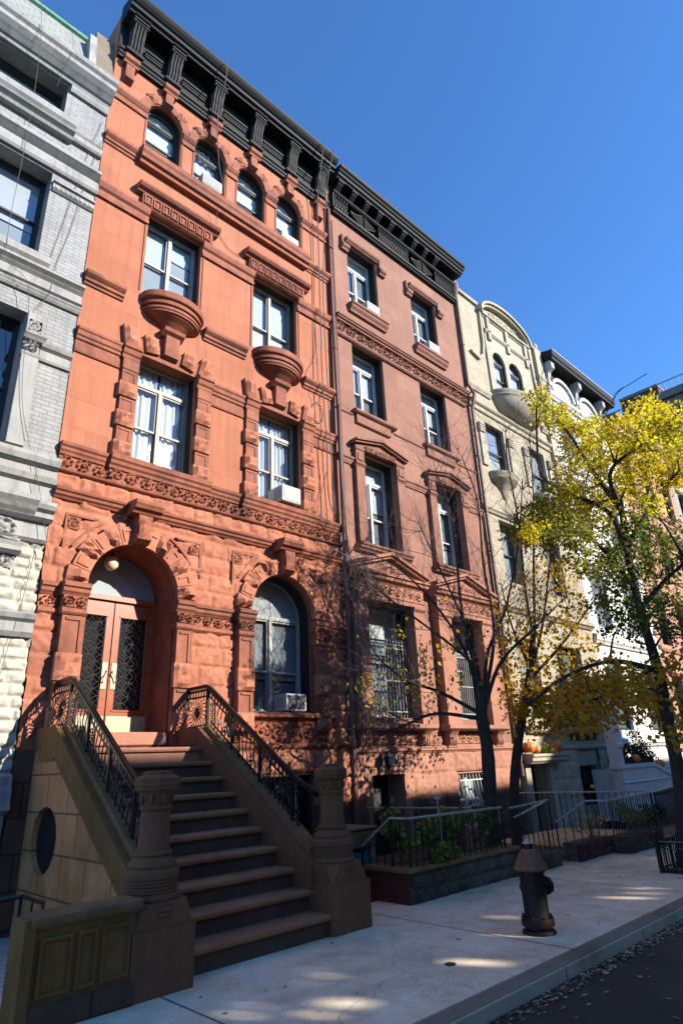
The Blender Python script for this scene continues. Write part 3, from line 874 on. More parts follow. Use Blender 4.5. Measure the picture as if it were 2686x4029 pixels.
def pier(x0, x1, zb, p, name='pier', cap=True):
    m = MB()
    m.box(x0 + .02, x1 - .0, -p + .02, .02, zb, 3.79)
    m.mould(x0 - .01, x1 + .0, 0, [(p, 3.76), (p + .02, 3.79), (p + .01, 3.84), (p - .02, 3.86)])
    m.mould(x0 - .03, x1 + .01, 0, [(p, 4.03), (p + .02, 4.06), (p + .04, 4.08), (p + .04, 4.13), (p + .07, 4.15), (p + .07, 4.2), (p, 4.24)])
    m.box(x0, x1, -p, .02, 3.86, 4.03)
    z = zb + .08; j = 0
    for z0, z1, rk in ((2.22, 2.50, 1), (2.53, 2.82, 0), (2.85, 3.22, 1), (3.25, 3.72, 0)):
        if rk: mr = MB(); rockblock(mr, x0 - .015, x1 + .0, z0, z1, -p + .05, .10, int(x0 * 100) + j, amp=.05); mr.build('rock_block', 'redrock', red)
        else:
            m.box(x0 + .07, x1 - .05, -p + .0, -p + .03, z1 - .035, z1); m.box(x1 - .08, x1 - .05, -p + .0, -p + .03, z0, z1 - .035)
        j += 1
    m.build(name, 'redtrim', red)
    relief('carved_capital', 'redtrim', red, x0 + .005, x1 - .0, 3.862, 4.028, -p - .002, .06, .01, int(x0 * 10))
pier(3.17, 3.515, 2.0, .20); pier(4.995, 5.29, 2.0, .14); pier(6.15, 6.475, 2.5, .20); pier(7.965, 8.28, 2.5, .14)
def impost(x0, x1, p=.05):
    m = MB()
    m.mould(x0, x1, -.02, [(p, 4.03), (p + .02, 4.06), (p + .04, 4.08), (p + .04, 4.13), (p + .07, 4.15), (p + .07, 4.2), (p * .3, 4.24)])
    m.build('impost_moulding', 'redtrim', red); m = MB()
    m.mould(x0, x1, -.02, [(p * .6, 3.75), (p + .02, 3.79), (p + .01, 3.84), (p * .6, 3.865)])
    m.box(x0, x1, -.02 - p * .6, .02, 3.865, 4.03)
    m.build('impost_moulding', 'redtrim', red)
    relief('carved_impost', 'redtrim', red, x0 + .01, x1 - .01, 3.867, 4.028, -.02 - p * .6 - .002, .06, .01, int(x0 * 10) + 2)
impost(RX0 + .004, 3.15); impost(5.29, 6.13); impost(8.29, RX1 + .005)
# ground window sill and carved panel below
strip('window_sill', 'redtrim', [(6.08, 8.40)], [(.06, 2.38), (.09, 2.41), (.14, 2.43), (.17, 2.45), (.17, 2.50), (.02, 2.54)], red, -.02)
strip('water_table', 'redtrim', [(5.46, RX1 + .03)], [(.06, 1.93), (.09, 1.96), (.1, 1.99), (.03, 2.03)], red, -.03)
mb = MB(); mb.box(6.2, 8.3, -.07, .0, 2.05, 2.385); mb.build('sill_panel', 'redtrim', red)
relief('carved_panel', 'redtrim', red, 6.22, 8.28, 2.06, 2.38, -.072, .06, .013, 31)

# windows
W4c = [[('white', 0, 1, .0, 1)], [('curtain', 0, 1, .18, 1)], [('white', 0, 1, 0, 1)], [('white', 0, 1, .1, 1)]]
for i, (a, b) in enumerate(W4):
    window(red, a, b, 13.50, 14.70, .20, 'fr_dark', 1, 0, True, W4c[i], mid=.52, line=True, seed=20 + i)
window(red, 3.93, 5.13, 10.0, 11.93, .23, 'fr_grey', 2, 0, False, [('blind', 0, .5, .48, 1), ('grey', 0, .5, 0, .48), ('blind', .5, 1, .72, 1), ('grey', .5, 1, 0, .72)], mid=.5, line=True, seed=31)
window(red, 6.47, 7.72, 10.0, 11.93, .23, 'fr_tan', 2, 0, False, [('blind', 0, 1, .42, 1), ('white', 0, 1, 0, .42)], mid=.42, line=True, seed=32)
for i, (a, b) in enumerate(W2):
    window(red, a, b, 6.49, 8.62, .23, 'fr_tan', 2, .42, False, [('curtain', 0, .5, .02, 1), ('curtain', .5, 1, .02, 1)], mid=.48, line=True, seed=41 + i)
window(red, GW[0], GW[1], 2.54, 4.28, .33, 'fr_grey', 2, 0, True, [('blind', 0, 1, .72, 1), ('grey', 0, 1, .24, .74), ('screen', 0, 1, 0, .24)], glass='glass2', mid=.42, line=True, seed=51)

# black cornice
m = MB()
m.mould(RX0 + .01, RX1 + .0, 0, [(.08, 15.60), (.09, 15.65), (.12, 15.67), (.13, 15.71), (.17, 15.74), (.18, 15.80), (.12, 15.83), (.05, 15.86)])
m.box(RX0 + .01, RX1 + .0, -.05, .02, 15.86, 16.95)
m.build('cornice_frieze', 'cornice', red)
m = MB()
m.mould(RX0 + .0, RX1 + .0, 0, [(.40, 16.66), (.42, 16.71), (.49, 16.74), (.50, 16.82), (.54, 16.84), (.60, 16.90), (.64, 16.96), (.65, 17.0), (.05, 17.24)])
m.box(RX0 + .01, RX1 - .02, -.42, .02, 16.64, 17.1)
m.build('crown_moulding', 'cornice', red)
BXS = [3.19, 4.09, 5.20, 6.36, 7.48, 8.46]
for i, x in enumerate(BXS):
    b = MB(); w = .15
    S = []
    for k in range(19):
        t = k / 18
        p = .15 + .20 * (0.5 - .5 * math.cos(math.pi * t)) + .045 * math.sin(2 * math.pi * t)
        S.append((p, 15.78 + .70 * t))
    poly = [(0.0, 15.78)] + [(-p * .93, z) for p, z in S] + [(0.0, 16.48)]
    b.prism(poly, x - w, x + w, 'x')
    for q in range(4):                                  # reeds down the front of the scroll
        xa = x - w + .012 + q * (2 * w - .024) / 4
        b.prism([(-p + .03, z) for p, z in S][::-1] + [(-p - .022, z) for p, z in S], xa + .014, xa + (2 * w - .024) / 4 - .014, 'x')
    b.mould(x - w - .03, x + w + .03, 0, [(.36, 16.47), (.39, 16.49), (.40, 16.51), (.36, 16.53)])
    b.box(x - w + .01, x + w - .01, -.35, .0, 16.52, 16.58); b.box(x - w, x - w + .03, -.375, -.3, 16.53, 16.60); b.box(x + w - .03, x + w, -.375, -.3, 16.53, 16.60)
    b.mould(x - w - .02, x + w + .02, 0, [(.36, 16.58), (.39, 16.60), (.40, 16.63), (.44, 16.65), (.44, 16.69)])
    b.mould(x - w - .04, x + w + .04, 0, [(.19, 15.74), (.22, 15.76), (.23, 15.81), (.2, 15.83)])
    b.build('bracket', 'cornice', red)
    if i < 5:
        xn = BXS[i + 1]
        strip('frieze_moulding', 'cornice', [(x + w + .10, xn - w - .10)], [(.06, 16.10), (.09, 16.12), (.10, 16.15), (.12, 16.16), (.13, 16.19), (.16, 16.20), (.17, 16.24), (.05, 16.27)], red)
        q = MB(); q.box(x + w + .10, xn - w - .10, -.075, -.04, 15.92, 16.05); q.build('frieze_panel', 'cornice', red)

# double entrance door
door = MB()
DY = .56
door.box(DOOR[0] - .02, DOOR[0] + .07, DY - .04, DY + .1, 2.19, 4.30); door.box(DOOR[1] - .07, DOOR[1] + .02, DY - .04, DY + .1, 2.19, 4.30)
door.box(DOOR[0] + .07, DOOR[1] - .07, DY - .05, DY + .08, 4.23, 4.31)
d = door.build('door', 'wood', red)
cx = 4.262
for x0, x1 in ((3.58, cx - .010), (cx + .010, 4.945)):
    y0, y1 = DY, DY + .06; lf = MB(); gl = MB(); kp = MB(); gr = MB(); back = MB()
    z0, z1 = 2.21, 4.23; st = .105; gz0, gz1 = 2.56, 3.98
    lf.box(x0, x0 + st, y0, y1, z0, z1); lf.box(x1 - st, x1, y0, y1, z0, z1)
    lf.box(x0 + st, x1 - st, y0, y1, gz1, z1); lf.box(x0 + st, x1 - st, y0, y1, z0, gz0)
    lf.box(x0 + st - .02, x1 - st + .02, y0 - .012, y0 + .01, gz0 - .025, gz0); lf.box(x0 + st - .02, x1 - st + .02, y0 - .012, y0 + .01, gz1, gz1 + .025)
    kp.box(x0 + .01, x1 - .01, y0 - .008, y0 + .005, z0 + .02, 2.47)
    pane_quad(gl, x0 + st, x1 - st, gz0, gz1, y0 + .05)
    back.box(x0 + st - .01, x1 - st + .01, y0 + .12, y0 + .14, gz0, gz1)
    # wrought grille of overlapping circles
    gx0, gx1 = x0 + st + .01, x1 - st - .01
    nx, nz = 4, 14
    px_, pz_ = (gx1 - gx0) / nx, (gz1 - gz0) / nz
    yy = y0 + .012
    for i in range(nx):
        for j in range(nz):
            s = 1 if (i + j) % 2 == 0 else -1             # petals join diagonal neighbours of one checkerboard colour
            ax, az = gx0 + i * px_, gz0 + (j + (0 if s > 0 else 1)) * pz_
            dx, dz = px_, s * pz_
            for bl in (.22, -.22):
                gr.tube([(ax + dx * u - dz * bl * math.sin(math.pi * u), yy, az + dz * u + dx * bl * math.sin(math.pi * u)) for u in [q / 5 for q in range(6)]], .0048, 4, False)
    for X in (gx0, gx1): gr.tube([(X, yy, gz0), (X, yy, gz1)], .008, 4)
    lf.build('door_leaf', 'wood', d); kp.build('kick_plate', 'brass', d); gl.build('pane', 'glass2', d); gr.build('grille', 'grillgrey', d); back.build('door_lining', 'black', d)
for xc, s in ((cx - .075, 1), (cx + .075, -1)):
    h = MB(); h.bbox(xc - .04, xc + .04, DY - .014, DY + .004, 2.86, 3.26, .004)
    h.tube([(xc + s * .02, DY - .02, 3.14), (xc + s * .03, DY - .05, 3.10), (xc - s * .015, DY - .06, 3.04), (xc - s * .03, DY - .05, 2.98), (xc - s * .01, DY - .02, 2.95)], .010, 6)
    h.build('handle', 'brass', d)
t = MB(); r = .72
t.add([(cx + r * math.cos(math.pi * k / 16), DY + .03, 4.31 + (r - .02) * math.sin(math.pi * k / 16)) for k in range(17)], [tuple(range(17))])
t.build('transom_pane', 'glass', d)
t = MB(); t.add([(cx + r * math.cos(math.pi * k / 16), DY + .08, 4.30 + r * math.sin(math.pi * k / 16)) for k in range(17)], [tuple(range(17))])
t.build('transom_blind', 'blind', d)
sl = MB(); sl.bbox(DOOR[0] + .005, DOOR[1] - .005, -.06, .68, 2.02, 2.205, .015)
sl.build('door_sill', 'pink', red)
# porch lamp hanging under the arch
lamp = MB(); lamp.lathe(4.02, .30, [(.02, 4.88), (.09, 4.86), (.115, 4.79), (.10, 4.71), (.05, 4.66), (.01, 4.65)], 16)
lm = lamp.build('porch_lamp', 'lampglobe', None, True); tag(lm, 'round frosted lamp hanging under the arch over the red double door', 'lamp')
st = MB(); st.tube([(4.02, .30, 4.87), (4.02, .30, 5.0)], .02, 6); st.build('lamp_stem', 'iron', lm)

# fire of small things on the front: air conditioners
air_conditioner(7.06, .10, 6.50, .46, .35, .36, 'white air conditioner on the right second floor window of the red house', group='window air conditioners')
air_conditioner(7.31, .30, 2.57, .46, .30, .33, 'air conditioner with dark grille in the arched ground floor window', True, group='window air conditioners')
air_conditioner(4.98, .10, 13.50, .48, .32, .26, 'air conditioner in the second arched top window from the left', group='window air conditioners')
air_conditioner(7.24, .14, 13.50, .52, .26, .22, 'white air conditioner in the rightmost arched top window of the red house', group='window air conditioners')
# ================================================================== BROWN HOUSE
brn = root('row_house', 'brown stucco row house with black balustrade cornice and pedimented windows', 'row house', (11.75, 0, 0))
BX0, BX1 = 8.86, 14.62
B4 = [(9.57, 10.74), (12.24, 13.44)]; B3 = [(9.55, 10.71), (12.25, 13.43)]; B2 = [(9.65, 10.80), (12.36, 13.49)]; B1 = [(9.40, 10.88), (12.30, 13.55)]
mb = MB()
wall(mb, rect_loop(BX0, BX1, 2.0, 17.0), [rect_loop(a, b, 12.88, 14.98) for a, b in B4] + [rect_loop(a, b, 9.62, 11.63) for a, b in B3] + [rect_loop(a, b, 6.18, 8.47) for a, b in B2] + [rect_loop(a, b, 2.5, 4.85) for a, b in B1], 0.0, .45, 9.0)
mb.build('wall', 'brown', brn)
interior(brn, BX0 + .05, BX1 - .05, -.3, 16.9)
def bstrip(name, segs, prof, mat='browntrim', y=0.0): strip(name, mat, segs, prof, brn, y)
# base
mb = MB()
wall(mb, rect_loop(BX0, BX1, -.35, 2.0), [rect_loop(9.37, 10.31, -.3, 1.43), rect_loop(12.12, 13.29, .25, 1.35)], .012, .5, .5)
mb.build('foundation', 'pink', brn)
def keepb(x, z): return ~(((x > 9.18) & (x < 10.48) & (z < 1.57)) | ((x > 12.1) & (x < 13.31) & (z < 1.40)))
rock_wall('rock_base', 'pink', brn, BX0 + .01, BX1, .98, 1.82, -.03, .42, .78, .05, .035, 41, keepb)
rock_wall('dark_rock_base', 'darkbase', brn, BX0 + .01, BX1, -.3, .98, -.03, .42, .78, .05, .035, 42, keepb)
bstrip('water_table', [(BX0 + .01, BX1 - .01)], [(.05, 1.80), (.07, 1.83), (.10, 1.85), (.10, 1.9), (.02, 1.95)], 'pink')
m = MB()
m.box(9.18, 9.375, -.07, .02, -.3, 1.56); m.box(10.305, 10.48, -.07, .02, -.3, 1.56); m.box(9.375, 10.305, -.07, .02, 1.425, 1.56)
m.build('door_surround', 'pink', brn)
bd = MB(); bd.box(9.38, 10.30, .40, .46, -.3, 1.42); bd = bd.build('basement_door', 'fr_dark', brn)
bp = MB(); bp.box(9.44, 9.80, .385, .402, -.2, 1.3); bp.build('door_panel', M['stem'], bd)
# 4th floor
for a, b in B4:
    m = MB()
    m.mould(a - .06, b + .10, 0, [(.05, 14.98), (.07, 15.01), (.10, 15.03), (.12, 15.07), (.12, 15.11), (0, 15.15)])
    for x0, x1 in ((a - .26, a - .01), (b + .06, b + .30)):
        m.mould(x0, x1, 0, [(.08, 14.58), (.10, 14.64), (.13, 14.66), (.15, 14.70), (.15, 14.76), (.05, 14.8)])
    m.box(a - .26, a - .20, -.10, .02, 14.78, 15.08); m.box(b + .06, b + .12, -.10, .02, 14.76, 15.13)
    m.build('drip_hood', 'browntrim', brn)
    bstrip('window_sill', [(a - .06, b + .18)], [(.07, 12.60), (.09, 12.66), (.12, 12.69), (.15, 12.73), (.15, 12.78), (.19, 12.81), (.19, 12.87), (.0, 12.89)])
# carved band
bstrip('carved_band_moulding', [(BX0 + .10, BX1)], [(.10, 12.04), (.11, 12.08), (.15, 12.10), (.16, 12.13), (.19, 12.15), (.19, 12.19), (.02, 12.23)])
bstrip('carved_band_moulding', [(BX0 + .10, BX1 - .2)], [(.05, 11.62), (.08, 11.65), (.09, 11.70), (.04, 11.72)])
relief('carved_band', 'browntrim', brn, BX0 + .12, BX1 - .02, 11.72, 12.04, -.012, .075, .014, 51)
for a, b in B3:
    bstrip('window_sill', [(a - .10, b + .22)], [(.10, 9.50), (.13, 9.52), (.15, 9.54), (.15, 9.60), (.0, 9.63)])
    bstrip('apron', [(a - .02, b + .04)], [(.05, 9.26), (.07, 9.28), (.07, 9.50), (.05, 9.5)])
bstrip('string_course', [(BX0 + .02, 9.44), (10.94, 12.14), (13.66, BX1)], [(.02, 9.43), (.035, 9.45), (.035, 9.47), (0, 9.49)])
# 2nd floor surrounds
for a, b in B2:
    c = (a + b) / 2
    m = MB()
    for x0, x1 in ((a - .28, a - .005), (b + .005, b + .28)):
        m.box(x0, x1, -.11, .02, 6.2, 8.05)
        m.mould(x0 - .03, x1, 0, [(.11, 8.03), (.13, 8.06), (.16, 8.09), (.16, 8.14), (.12, 8.16)])
        m.box(x0, x1, -.115, .02, 8.16, 8.46); m.box(x0 + .05, x1 - .05, -.14, -.1, 8.2, 8.38)
        m.mould(x0 - .02, x1, 0, [(.12, 8.46), (.14, 8.48), (.14, 8.51), (.1, 8.53)])
    m.prism([(a - .29, 8.52), (b + .29, 8.52), (b + .29, 8.60), (c, 8.80), (a - .29, 8.60)], -.12, .02, 'y')
    m.build('window_surround', 'browntrim', brn)
    m = MB()
    for p, t0, t1 in ((.20, .0, .05), (.25, .05, .11)):
        m.prism([(a - .33 - p * .1, 8.60 + t0), (c, 8.80 + t0), (b + .33 + p * .1, 8.60 + t0), (b + .33 + p * .1, 8.60 + t1), (c, 8.80 + t1 + .01), (a - .33 - p * .1, 8.60 + t1)], -p, .02, 'y')
    m.build('pediment', 'browntrim', brn)
    relief('pediment_carving', 'browntrim', brn, a + .02, b - .02, 8.52, 8.66, -.125, .05, .012, int(a * 10))
    bstrip('window_sill', [(a - .32, b + .30)], [(.09, 5.98), (.11, 6.02), (.15, 6.04), (.16, 6.09), (.19, 6.11), (.19, 6.16), (.0, 6.18)])
bstrip('impost_course', [(BX0 + .02, 9.35), (11.1, 12.06), (13.79, BX1)], [(.03, 8.06), (.04, 8.10), (.05, 8.12), (.05, 8.17), (.08, 8.19), (.08, 8.24), (0, 8.27)])
# first floor aedicules
for (a, b), (x0, x1) in zip(B1, ((8.99, 11.25), (11.78, 14.06))):
    c = (x0 + x1) / 2
    m = MB()
    m.box(x0, a - .005, -.20, .02, 2.35, 4.88); m.box(b + .005, x1, -.20, .02, 2.35, 4.88)
    for (q0, q1) in ((x0, a - .005), (b + .005, x1)):
        m.mould(q0 - .02, q1, 0, [(.20, 4.78), (.22, 4.80), (.25, 4.83), (.25, 4.89), (.2, 4.9)])
    m.box(x0, x1, -.21, .02, 4.88, 5.30)
    m.mould(x0 - .02, x1 + .02, 0, [(.22, 4.97), (.235, 4.99), (.22, 5.02)])
    m.mould(x0 - .10, x1 + .10, 0, [(.22, 5.27), (.25, 5.31), (.32, 5.34), (.34, 5.40), (.38, 5.42), (.38, 5.47), (.05, 5.50)])
    m.build('window_surround', 'pink', brn)
    relief('carved_entablature', 'pink', brn, x0 + .05, x1 - .05, 5.04, 5.26, -.213, .05, .013, int(a * 7))
    m = MB()
    m.prism([(x0 - .02, 5.47), (x1 + .02, 5.47), (c, 5.86)], -.22, .02, 'y')
    for p, t0, t1 in ((.32, .02, .08), (.38, .08, .15)):
        for s in (-1, 1):
            e = x0 - .12 if s < 0 else x1 + .12
            m.prism([(e, 5.46 + t0), (c, 5.85 + t0), (c, 5.85 + t1), (e, 5.46 + t1)], -p + (.001 if s > 0 else 0), .02, 'y')
    m.build('pediment', 'pink', brn)
    relief('pediment_carving', 'pink', brn, c - .45, c + .45, 5.52, 5.70, -.222, .05, .013, int(b * 7))
    m = MB()
    m.mould(x0 - .06, x1 + .06, 0, [(.20, 2.24), (.25, 2.27), (.27, 2.29), (.27, 2.36), (.02, 2.40)])
    m.build('window_sill', 'pink', brn)
    for q in (x0 + .18, x1 - .22):
        k = MB()
        S = [(.10 + .13 * t + .03 * math.sin(6.28 * t), 1.92 + .32 * t) for t in [i / 10 for i in range(11)]]
        k.prism([(.0, 1.92)] + [(-p, z) for p, z in S] + [(.0, 2.24)], q - .14, q + .14, 'x')
        for e in range(3):
            xa = q - .11 + e * .08
            k.prism([(-p + .02, z) for p, z in S][::-1] + [(-p - .015, z) for p, z in S], xa, xa + .05, 'x')
        k.mould(q - .17, q + .17, 0, [(.08, 1.88), (.12, 1.9), (.12, 1.93)])
        k.build('sill_bracket', 'pink', brn)
    relief('apron_carving', 'pink', brn, x0 + .36, x1 - .4, 1.98, 2.22, -.01, .05, .014, int(b * 9))
# windows
for i, (a, b) in enumerate(B4):
    window(brn, a, b, 12.88, 14.98, .30, 'fr_white', 2, .42, False, [('blind', 0, 1, .78, 1), ('screen', .03, .45, .36, .78), ('blind', 0, .5, 0, .36), ('screen', .5, 1, .2, .78)], mid=.5, line=True, seed=60 + i)
for i, (a, b) in enumerate(B3):
    window(brn, a, b, 9.62, 11.63, .30, 'fr_white', 2, .36, False, [('blind', 0, 1, .42 if i == 0 else .5, 1), ('screen', 0, .5, 0, .42), ('screen', .5, 1, .0, .44)], mid=.5, line=True, seed=70 + i)
for i, (a, b) in enumerate(B2):
    window(brn, a, b, 6.18, 8.47, .30, 'fr_white', 2, .46, False, [('blind', 0, 1, .46, 1), ('screen', 0, 1, 0, .46)] if i == 0 else [('blind', 0, 1, .78, 1), ('grey', .5, 1, 0, .3), ('screen', .5, 1, .3, .76)], mid=.48, line=True, seed=80 + i)
for i, (a, b) in enumerate(B1):
    w = window(brn, a, b, 2.5, 4.85, .34, 'fr_white', 1, .0, False, [('white', 0, 1, .72, 1), ('grey', 0, 1, 0, .72)], mid=.5, line=True, seed=90 + i, fw=.06)
    g = MB()
    n = 15
    for k in range(n): 
        x = a + .05 + (b - a - .1) * k / (n - 1)
        g.tube([(x, .10, 2.52), (x, .10, 4.12)], .009, 5)
        g.lathe(x, .10, [(.013, 4.10), (.0, 4.17)], 5)
    for z in (2.62, 3.25, 3.94, 4.02): g.box(a + .005, b - .005, .085, .115, z, z + .022)
    for k in range(n - 1):
        x = a + .05 + (b - a - .1) * (k + .5) / (n - 1)
        g.lathe(x, .10, [(.0, 3.955), (.022, 3.98), (.0, 4.01)], 6)
    g.build('window_grille', 'fr_grey', w)
bw = window(brn, 12.12, 13.29, .25, 1.35, .2, 'fr_white', 2, 0, False, [('white', 0, 1, 0, 1)], line=True, seed=95)
g = MB()
for k in range(10):
    x = 12.15 + .124 * k
    g.tube([(x, -.06, 1.33), (x, -.10, 1.0), (x, -.22, .6), (x, -.22, .28)], .012, 5)
g.box(12.12, 13.29, -.09, -.06, 1.2, 1.225); g.box(12.12, 13.29, -.20, -.17, .7, .725)
g.build('window_grille', 'acwhite', bw)

# black cornice with balustrade frieze
m = MB()
m.mould(BX0 + .15, BX1 - .06, 0, [(.10, 15.68), (.12, 15.72), (.16, 15.74), (.17, 15.80), (.12, 15.83)])
m.box(BX0 + .15, BX1 - .06, -.05, .02, 15.8, 16.95)
m.mould(BX0 + .15, BX1 - .06, 0, [(.12, 16.34), (.15, 16.36), (.18, 16.39), (.18, 16.43), (.1, 16.46)])
m.build('cornice_frieze', 'cornice', brn)
m = MB()
xs = [9.02, 9.66, 10.78, 12.28, 13.44, 14.54]
for k in range(5):
    x0, x1 = xs[k], xs[k + 1]
    for x in (x0, x1): m.box(x - .025, x + .025, -.142, -.04, 15.83, 16.34)
    if k % 2 == 0:
        n = max(5, int((x1 - x0) / .105))
        for j in range(1, n):
            x = x0 + (x1 - x0) * j / n
            m.lathe(x, -.105, [(.020, 15.83), (.022, 15.9), (.036, 15.98), (.02, 16.06), (.026, 16.2), (.018, 16.25), (.03, 16.34)], 6)
    else:
        c = (x0 + x1) / 2; zc = 16.085
        for s in (-1, 1):
            for t in (-1, 1):
                for e in (0, .09, .17):
                    f = 1 - e * 2.2
                    m.prism([(c + s * .03, zc + t * (.23 - e)), (c + s * ((x1 - x0) / 2 - .05) * f, zc + t * .01), (c + s * ((x1 - x0) / 2 - .10) * f, zc + t * .01), (c + s * .03, zc + t * (.19 - e))], -.125 - .003 * (s > 0) - .002 * t, -.04, 'y')
m.build('frieze_balustrade', 'cornice', brn)
m = MB()
m.box(BX0 + .14, BX1 + .0, -.38, .02, 16.74, 16.90)
m.mould(BX0 + .10, BX1 + .10, 0, [(.36, 16.70), (.38, 16.74), (.43, 16.76), (.45, 16.82), (.50, 16.85), (.50, 16.90), (.56, 16.95), (.58, 17.02), (.05, 17.1)])
m.build('crown_moulding', 'cornice', brn)
for i in range(9):
    x = 9.17 + i * .535
    b = MB()
    b.prism([(.0, 16.42), (-.12, 16.42), (-.14, 16.48), (-.30, 16.62), (-.33, 16.72), (.0, 16.72)], x - .085, x + .085, 'x')
    b.mould(x - .11, x + .11, 0, [(.30, 16.64), (.35, 16.66), (.36, 16.73), (.3, 16.745)])
    b.lathe(x, -.12, [(.0, 16.34), (.035, 16.37), (.03, 16.42), (.0, 16.44)], 8)
    b.build('bracket', 'cornice', brn)
# drain pipes of the brown house
m = MB(); m.tube([(8.83, -.10, 15.6), (8.83, -.10, 12.3), (8.83, -.14, 9.4), (8.84, -.14, 5.5), (8.84, -.12, .2)], .05, 8)
for z in (14.2, 11.0, 8.0, 6.0, 3.5): m.lathe(8.835, -.12, [(.062, z), (.066, z + .02), (.062, z + .04)], 8)
m.build('drain_pipe', 'pipe', brn)
m = MB(); m.tube([(8.97, -.06, 15.3), (8.97, -.06, 5.6), (8.95, -.30, 5.3), (8.95, -.30, 2.2)], .028, 6); m.build('drain_pipe', 'pipe', brn)
m = MB(); m.tube([(14.66, -.10, 16.3), (14.66, -.10, 12.5), (14.66, -.26, 12.1), (14.66, -.12, 11.6), (14.66, -.10, 1.2)], .055, 8)
m.lathe(14.66, -.10, [(.06, 16.1), (.12, 16.3), (.12, 16.5), (.05, 16.56)], 10)
for z in (14.0, 10.0, 7.0): m.lathe(14.66, -.10, [(.068, z), (.072, z + .02), (.068, z + .04)], 8)
m.build('drain_pipe', 'pipe', brn)
air_conditioner(10.14, .12, 12.93, .46, .32, .24, 'white panelled air conditioner in the left top window of the brown house', group='window air conditioners')
air_conditioner(12.80, .12, 12.93, .48, .34, .24, 'white panelled air conditioner in the right top window of the brown house', group='window air conditioners')
# wall lantern and small white sign
lt = root('wall_lantern', 'black iron wall lantern over the basement door of the brown house', 'lantern', (9.55, -.05, 1.66))
m = MB(); m.box(9.62, 9.68, -.09, .0, 1.58, 1.82); m.build('back_plate', 'iron', lt)
m = MB(); m.tube([(9.65, -.08, 1.76), (9.65, -.18, 1.84), (9.65, -.24, 1.80)], .012, 6); m.build('arm', 'iron', lt)
m = MB(); m.lathe(9.65, -.24, [(.01, 1.86), (.05, 1.82), (.09, 1.75), (.085, 1.74), (.05, 1.56), (.03, 1.53), (.0, 1.50)], 6); m.build('lantern_body', 'iron', lt)
m = MB(); m.bbox(9.86, 9.97, -.12, .0, 1.58, 1.80, .008); sg = tag(m.build('intercom_box', 'acwhite'), 'small white box on the wall right of the black lantern', 'intercom')

# ================================================================== WHITE-GREY HOUSE (left edge)
wht = root('row_house', 'white and grey painted brick row house with slate mansard at the left edge', 'row house', (0.3, 0, 0))
WX0, WX1 = -3.2, 2.865
cols = [(.55, 2.11), (-1.85, -.29)]
mb = MB()
hs = []
for a, b in cols: hs += [rect_loop(a, b, 12.9, 13.85), rect_loop(a, b, 9.62, 11.56), rect_loop(a, b, 6.15, 8.5)]
for a, b in cols: hs.append(rect_loop(a, b, 2.4, 4.5))
wall(mb, rect_loop(WX0, WX1, 5.3, 14.42), hs[:6], .0, .45, 9)
mb.build('wall', 'whitebrick', wht)
mb = MB(); wall(mb, rect_loop(WX0, WX1, -.35, 5.32), hs[6:], .014, .45, .6); mb.build('lower_wall', 'whitestone', wht)
def keepw(x, z): return ~(((x > .5) & (x < 2.16) & (z > 2.35) & (z < 4.55)) | ((x > -1.9) & (x < -.24) & (z > 2.35) & (z < 4.55)))
rock_wall('rock_face', 'whitestone', wht, -1.5, WX1, 1.72, 4.78, -.01, .155, .36, .05, .02, 61, keepw)
rock_wall('rock_base', 'whitetrim', wht, -1.5, WX1 - .02, -.3, 1.25, -.03, .42, .8, .04, .04, 62)
interior(wht, WX0 + .05, WX1 - .05, -.3, 14.9)
def wstrip(name, segs, prof, y=0.0): strip(name, 'whitetrim', segs, [(q * (1.45 if q < .15 else 1.1), z) for q, z in prof], wht, y)
wstrip('water_table', [(WX0, WX1 - .01)], [(.06, 1.25), (.14, 1.3), (.16, 1.4), (.16, 1.52), (.10, 1.56), (.10, 1.68), (.02, 1.73)])
full = [(WX0, WX1 + .02)]
wstrip('cornice', full, [(.05, 13.88), (.07, 13.93), (.10, 13.95), (.14, 14.0), (.15, 14.05), (.20, 14.09), (.27, 14.16), (.28, 14.24), (.33, 14.29), (.35, 14.37), (.05, 14.44)])
piers = [(2.14, WX1), (-.26, .52), (WX0, -1.88)]
win_segs = [(a - .08, b + .08) for a, b in cols]
wstrip('lintel_moulding', piers, [(.04, 13.72), (.06, 13.78), (.07, 13.84), (.03, 13.87)])
for a, b in cols:
    wstrip('window_sill', [(a - .2, b + .2)], [(.08, 12.45), (.10, 12.5), (.08, 12.53), (.14, 12.58), (.10, 12.62), (.16, 12.67), (.20, 12.72), (.20, 12.86), (.02, 12.91)])
    wstrip('window_sill', [(a - .16, b + .16)], [(.10, 9.40), (.13, 9.45), (.17, 9.48), (.17, 9.58), (.02, 9.63)])
wstrip('string_course', piers, [(.05, 12.52), (.07, 12.56), (.04, 12.58), (.05, 12.7), (.07, 12.74), (.0, 12.78)])
wstrip('string_course', full, [(.04, 11.60), (.06, 11.65), (.05, 11.68), (.05, 11.80), (.04, 11.86), (.07, 11.89), (.05, 11.92), (.08, 11.95), (.06, 11.98), (.10, 12.02), (.10, 12.08), (.0, 12.12)])
wstrip('dentil_course', piers, [(.02, 11.16), (.05, 11.2), (.03, 11.22), (.03, 11.32), (.06, 11.34), (.06, 11.38), (0, 11.4)])
m = MB()
for a, b in piers:
    x = a + .04
    while x < b - .05: m.box(x, x + .04, -.055, -.02, 11.235, 11.3); x += .085
m.build('dentils', 'whitetrim', wht)
wstrip('string_course', full, [(.03, 8.84), (.05, 8.88), (.04, 8.9), (.06, 8.94), (.05, 8.97), (.08, 9.0), (.04, 9.04), (.04, 9.2), (.08, 9.25), (.06, 9.28), (.11, 9.33), (.11, 9.38), (0, 9.42)])
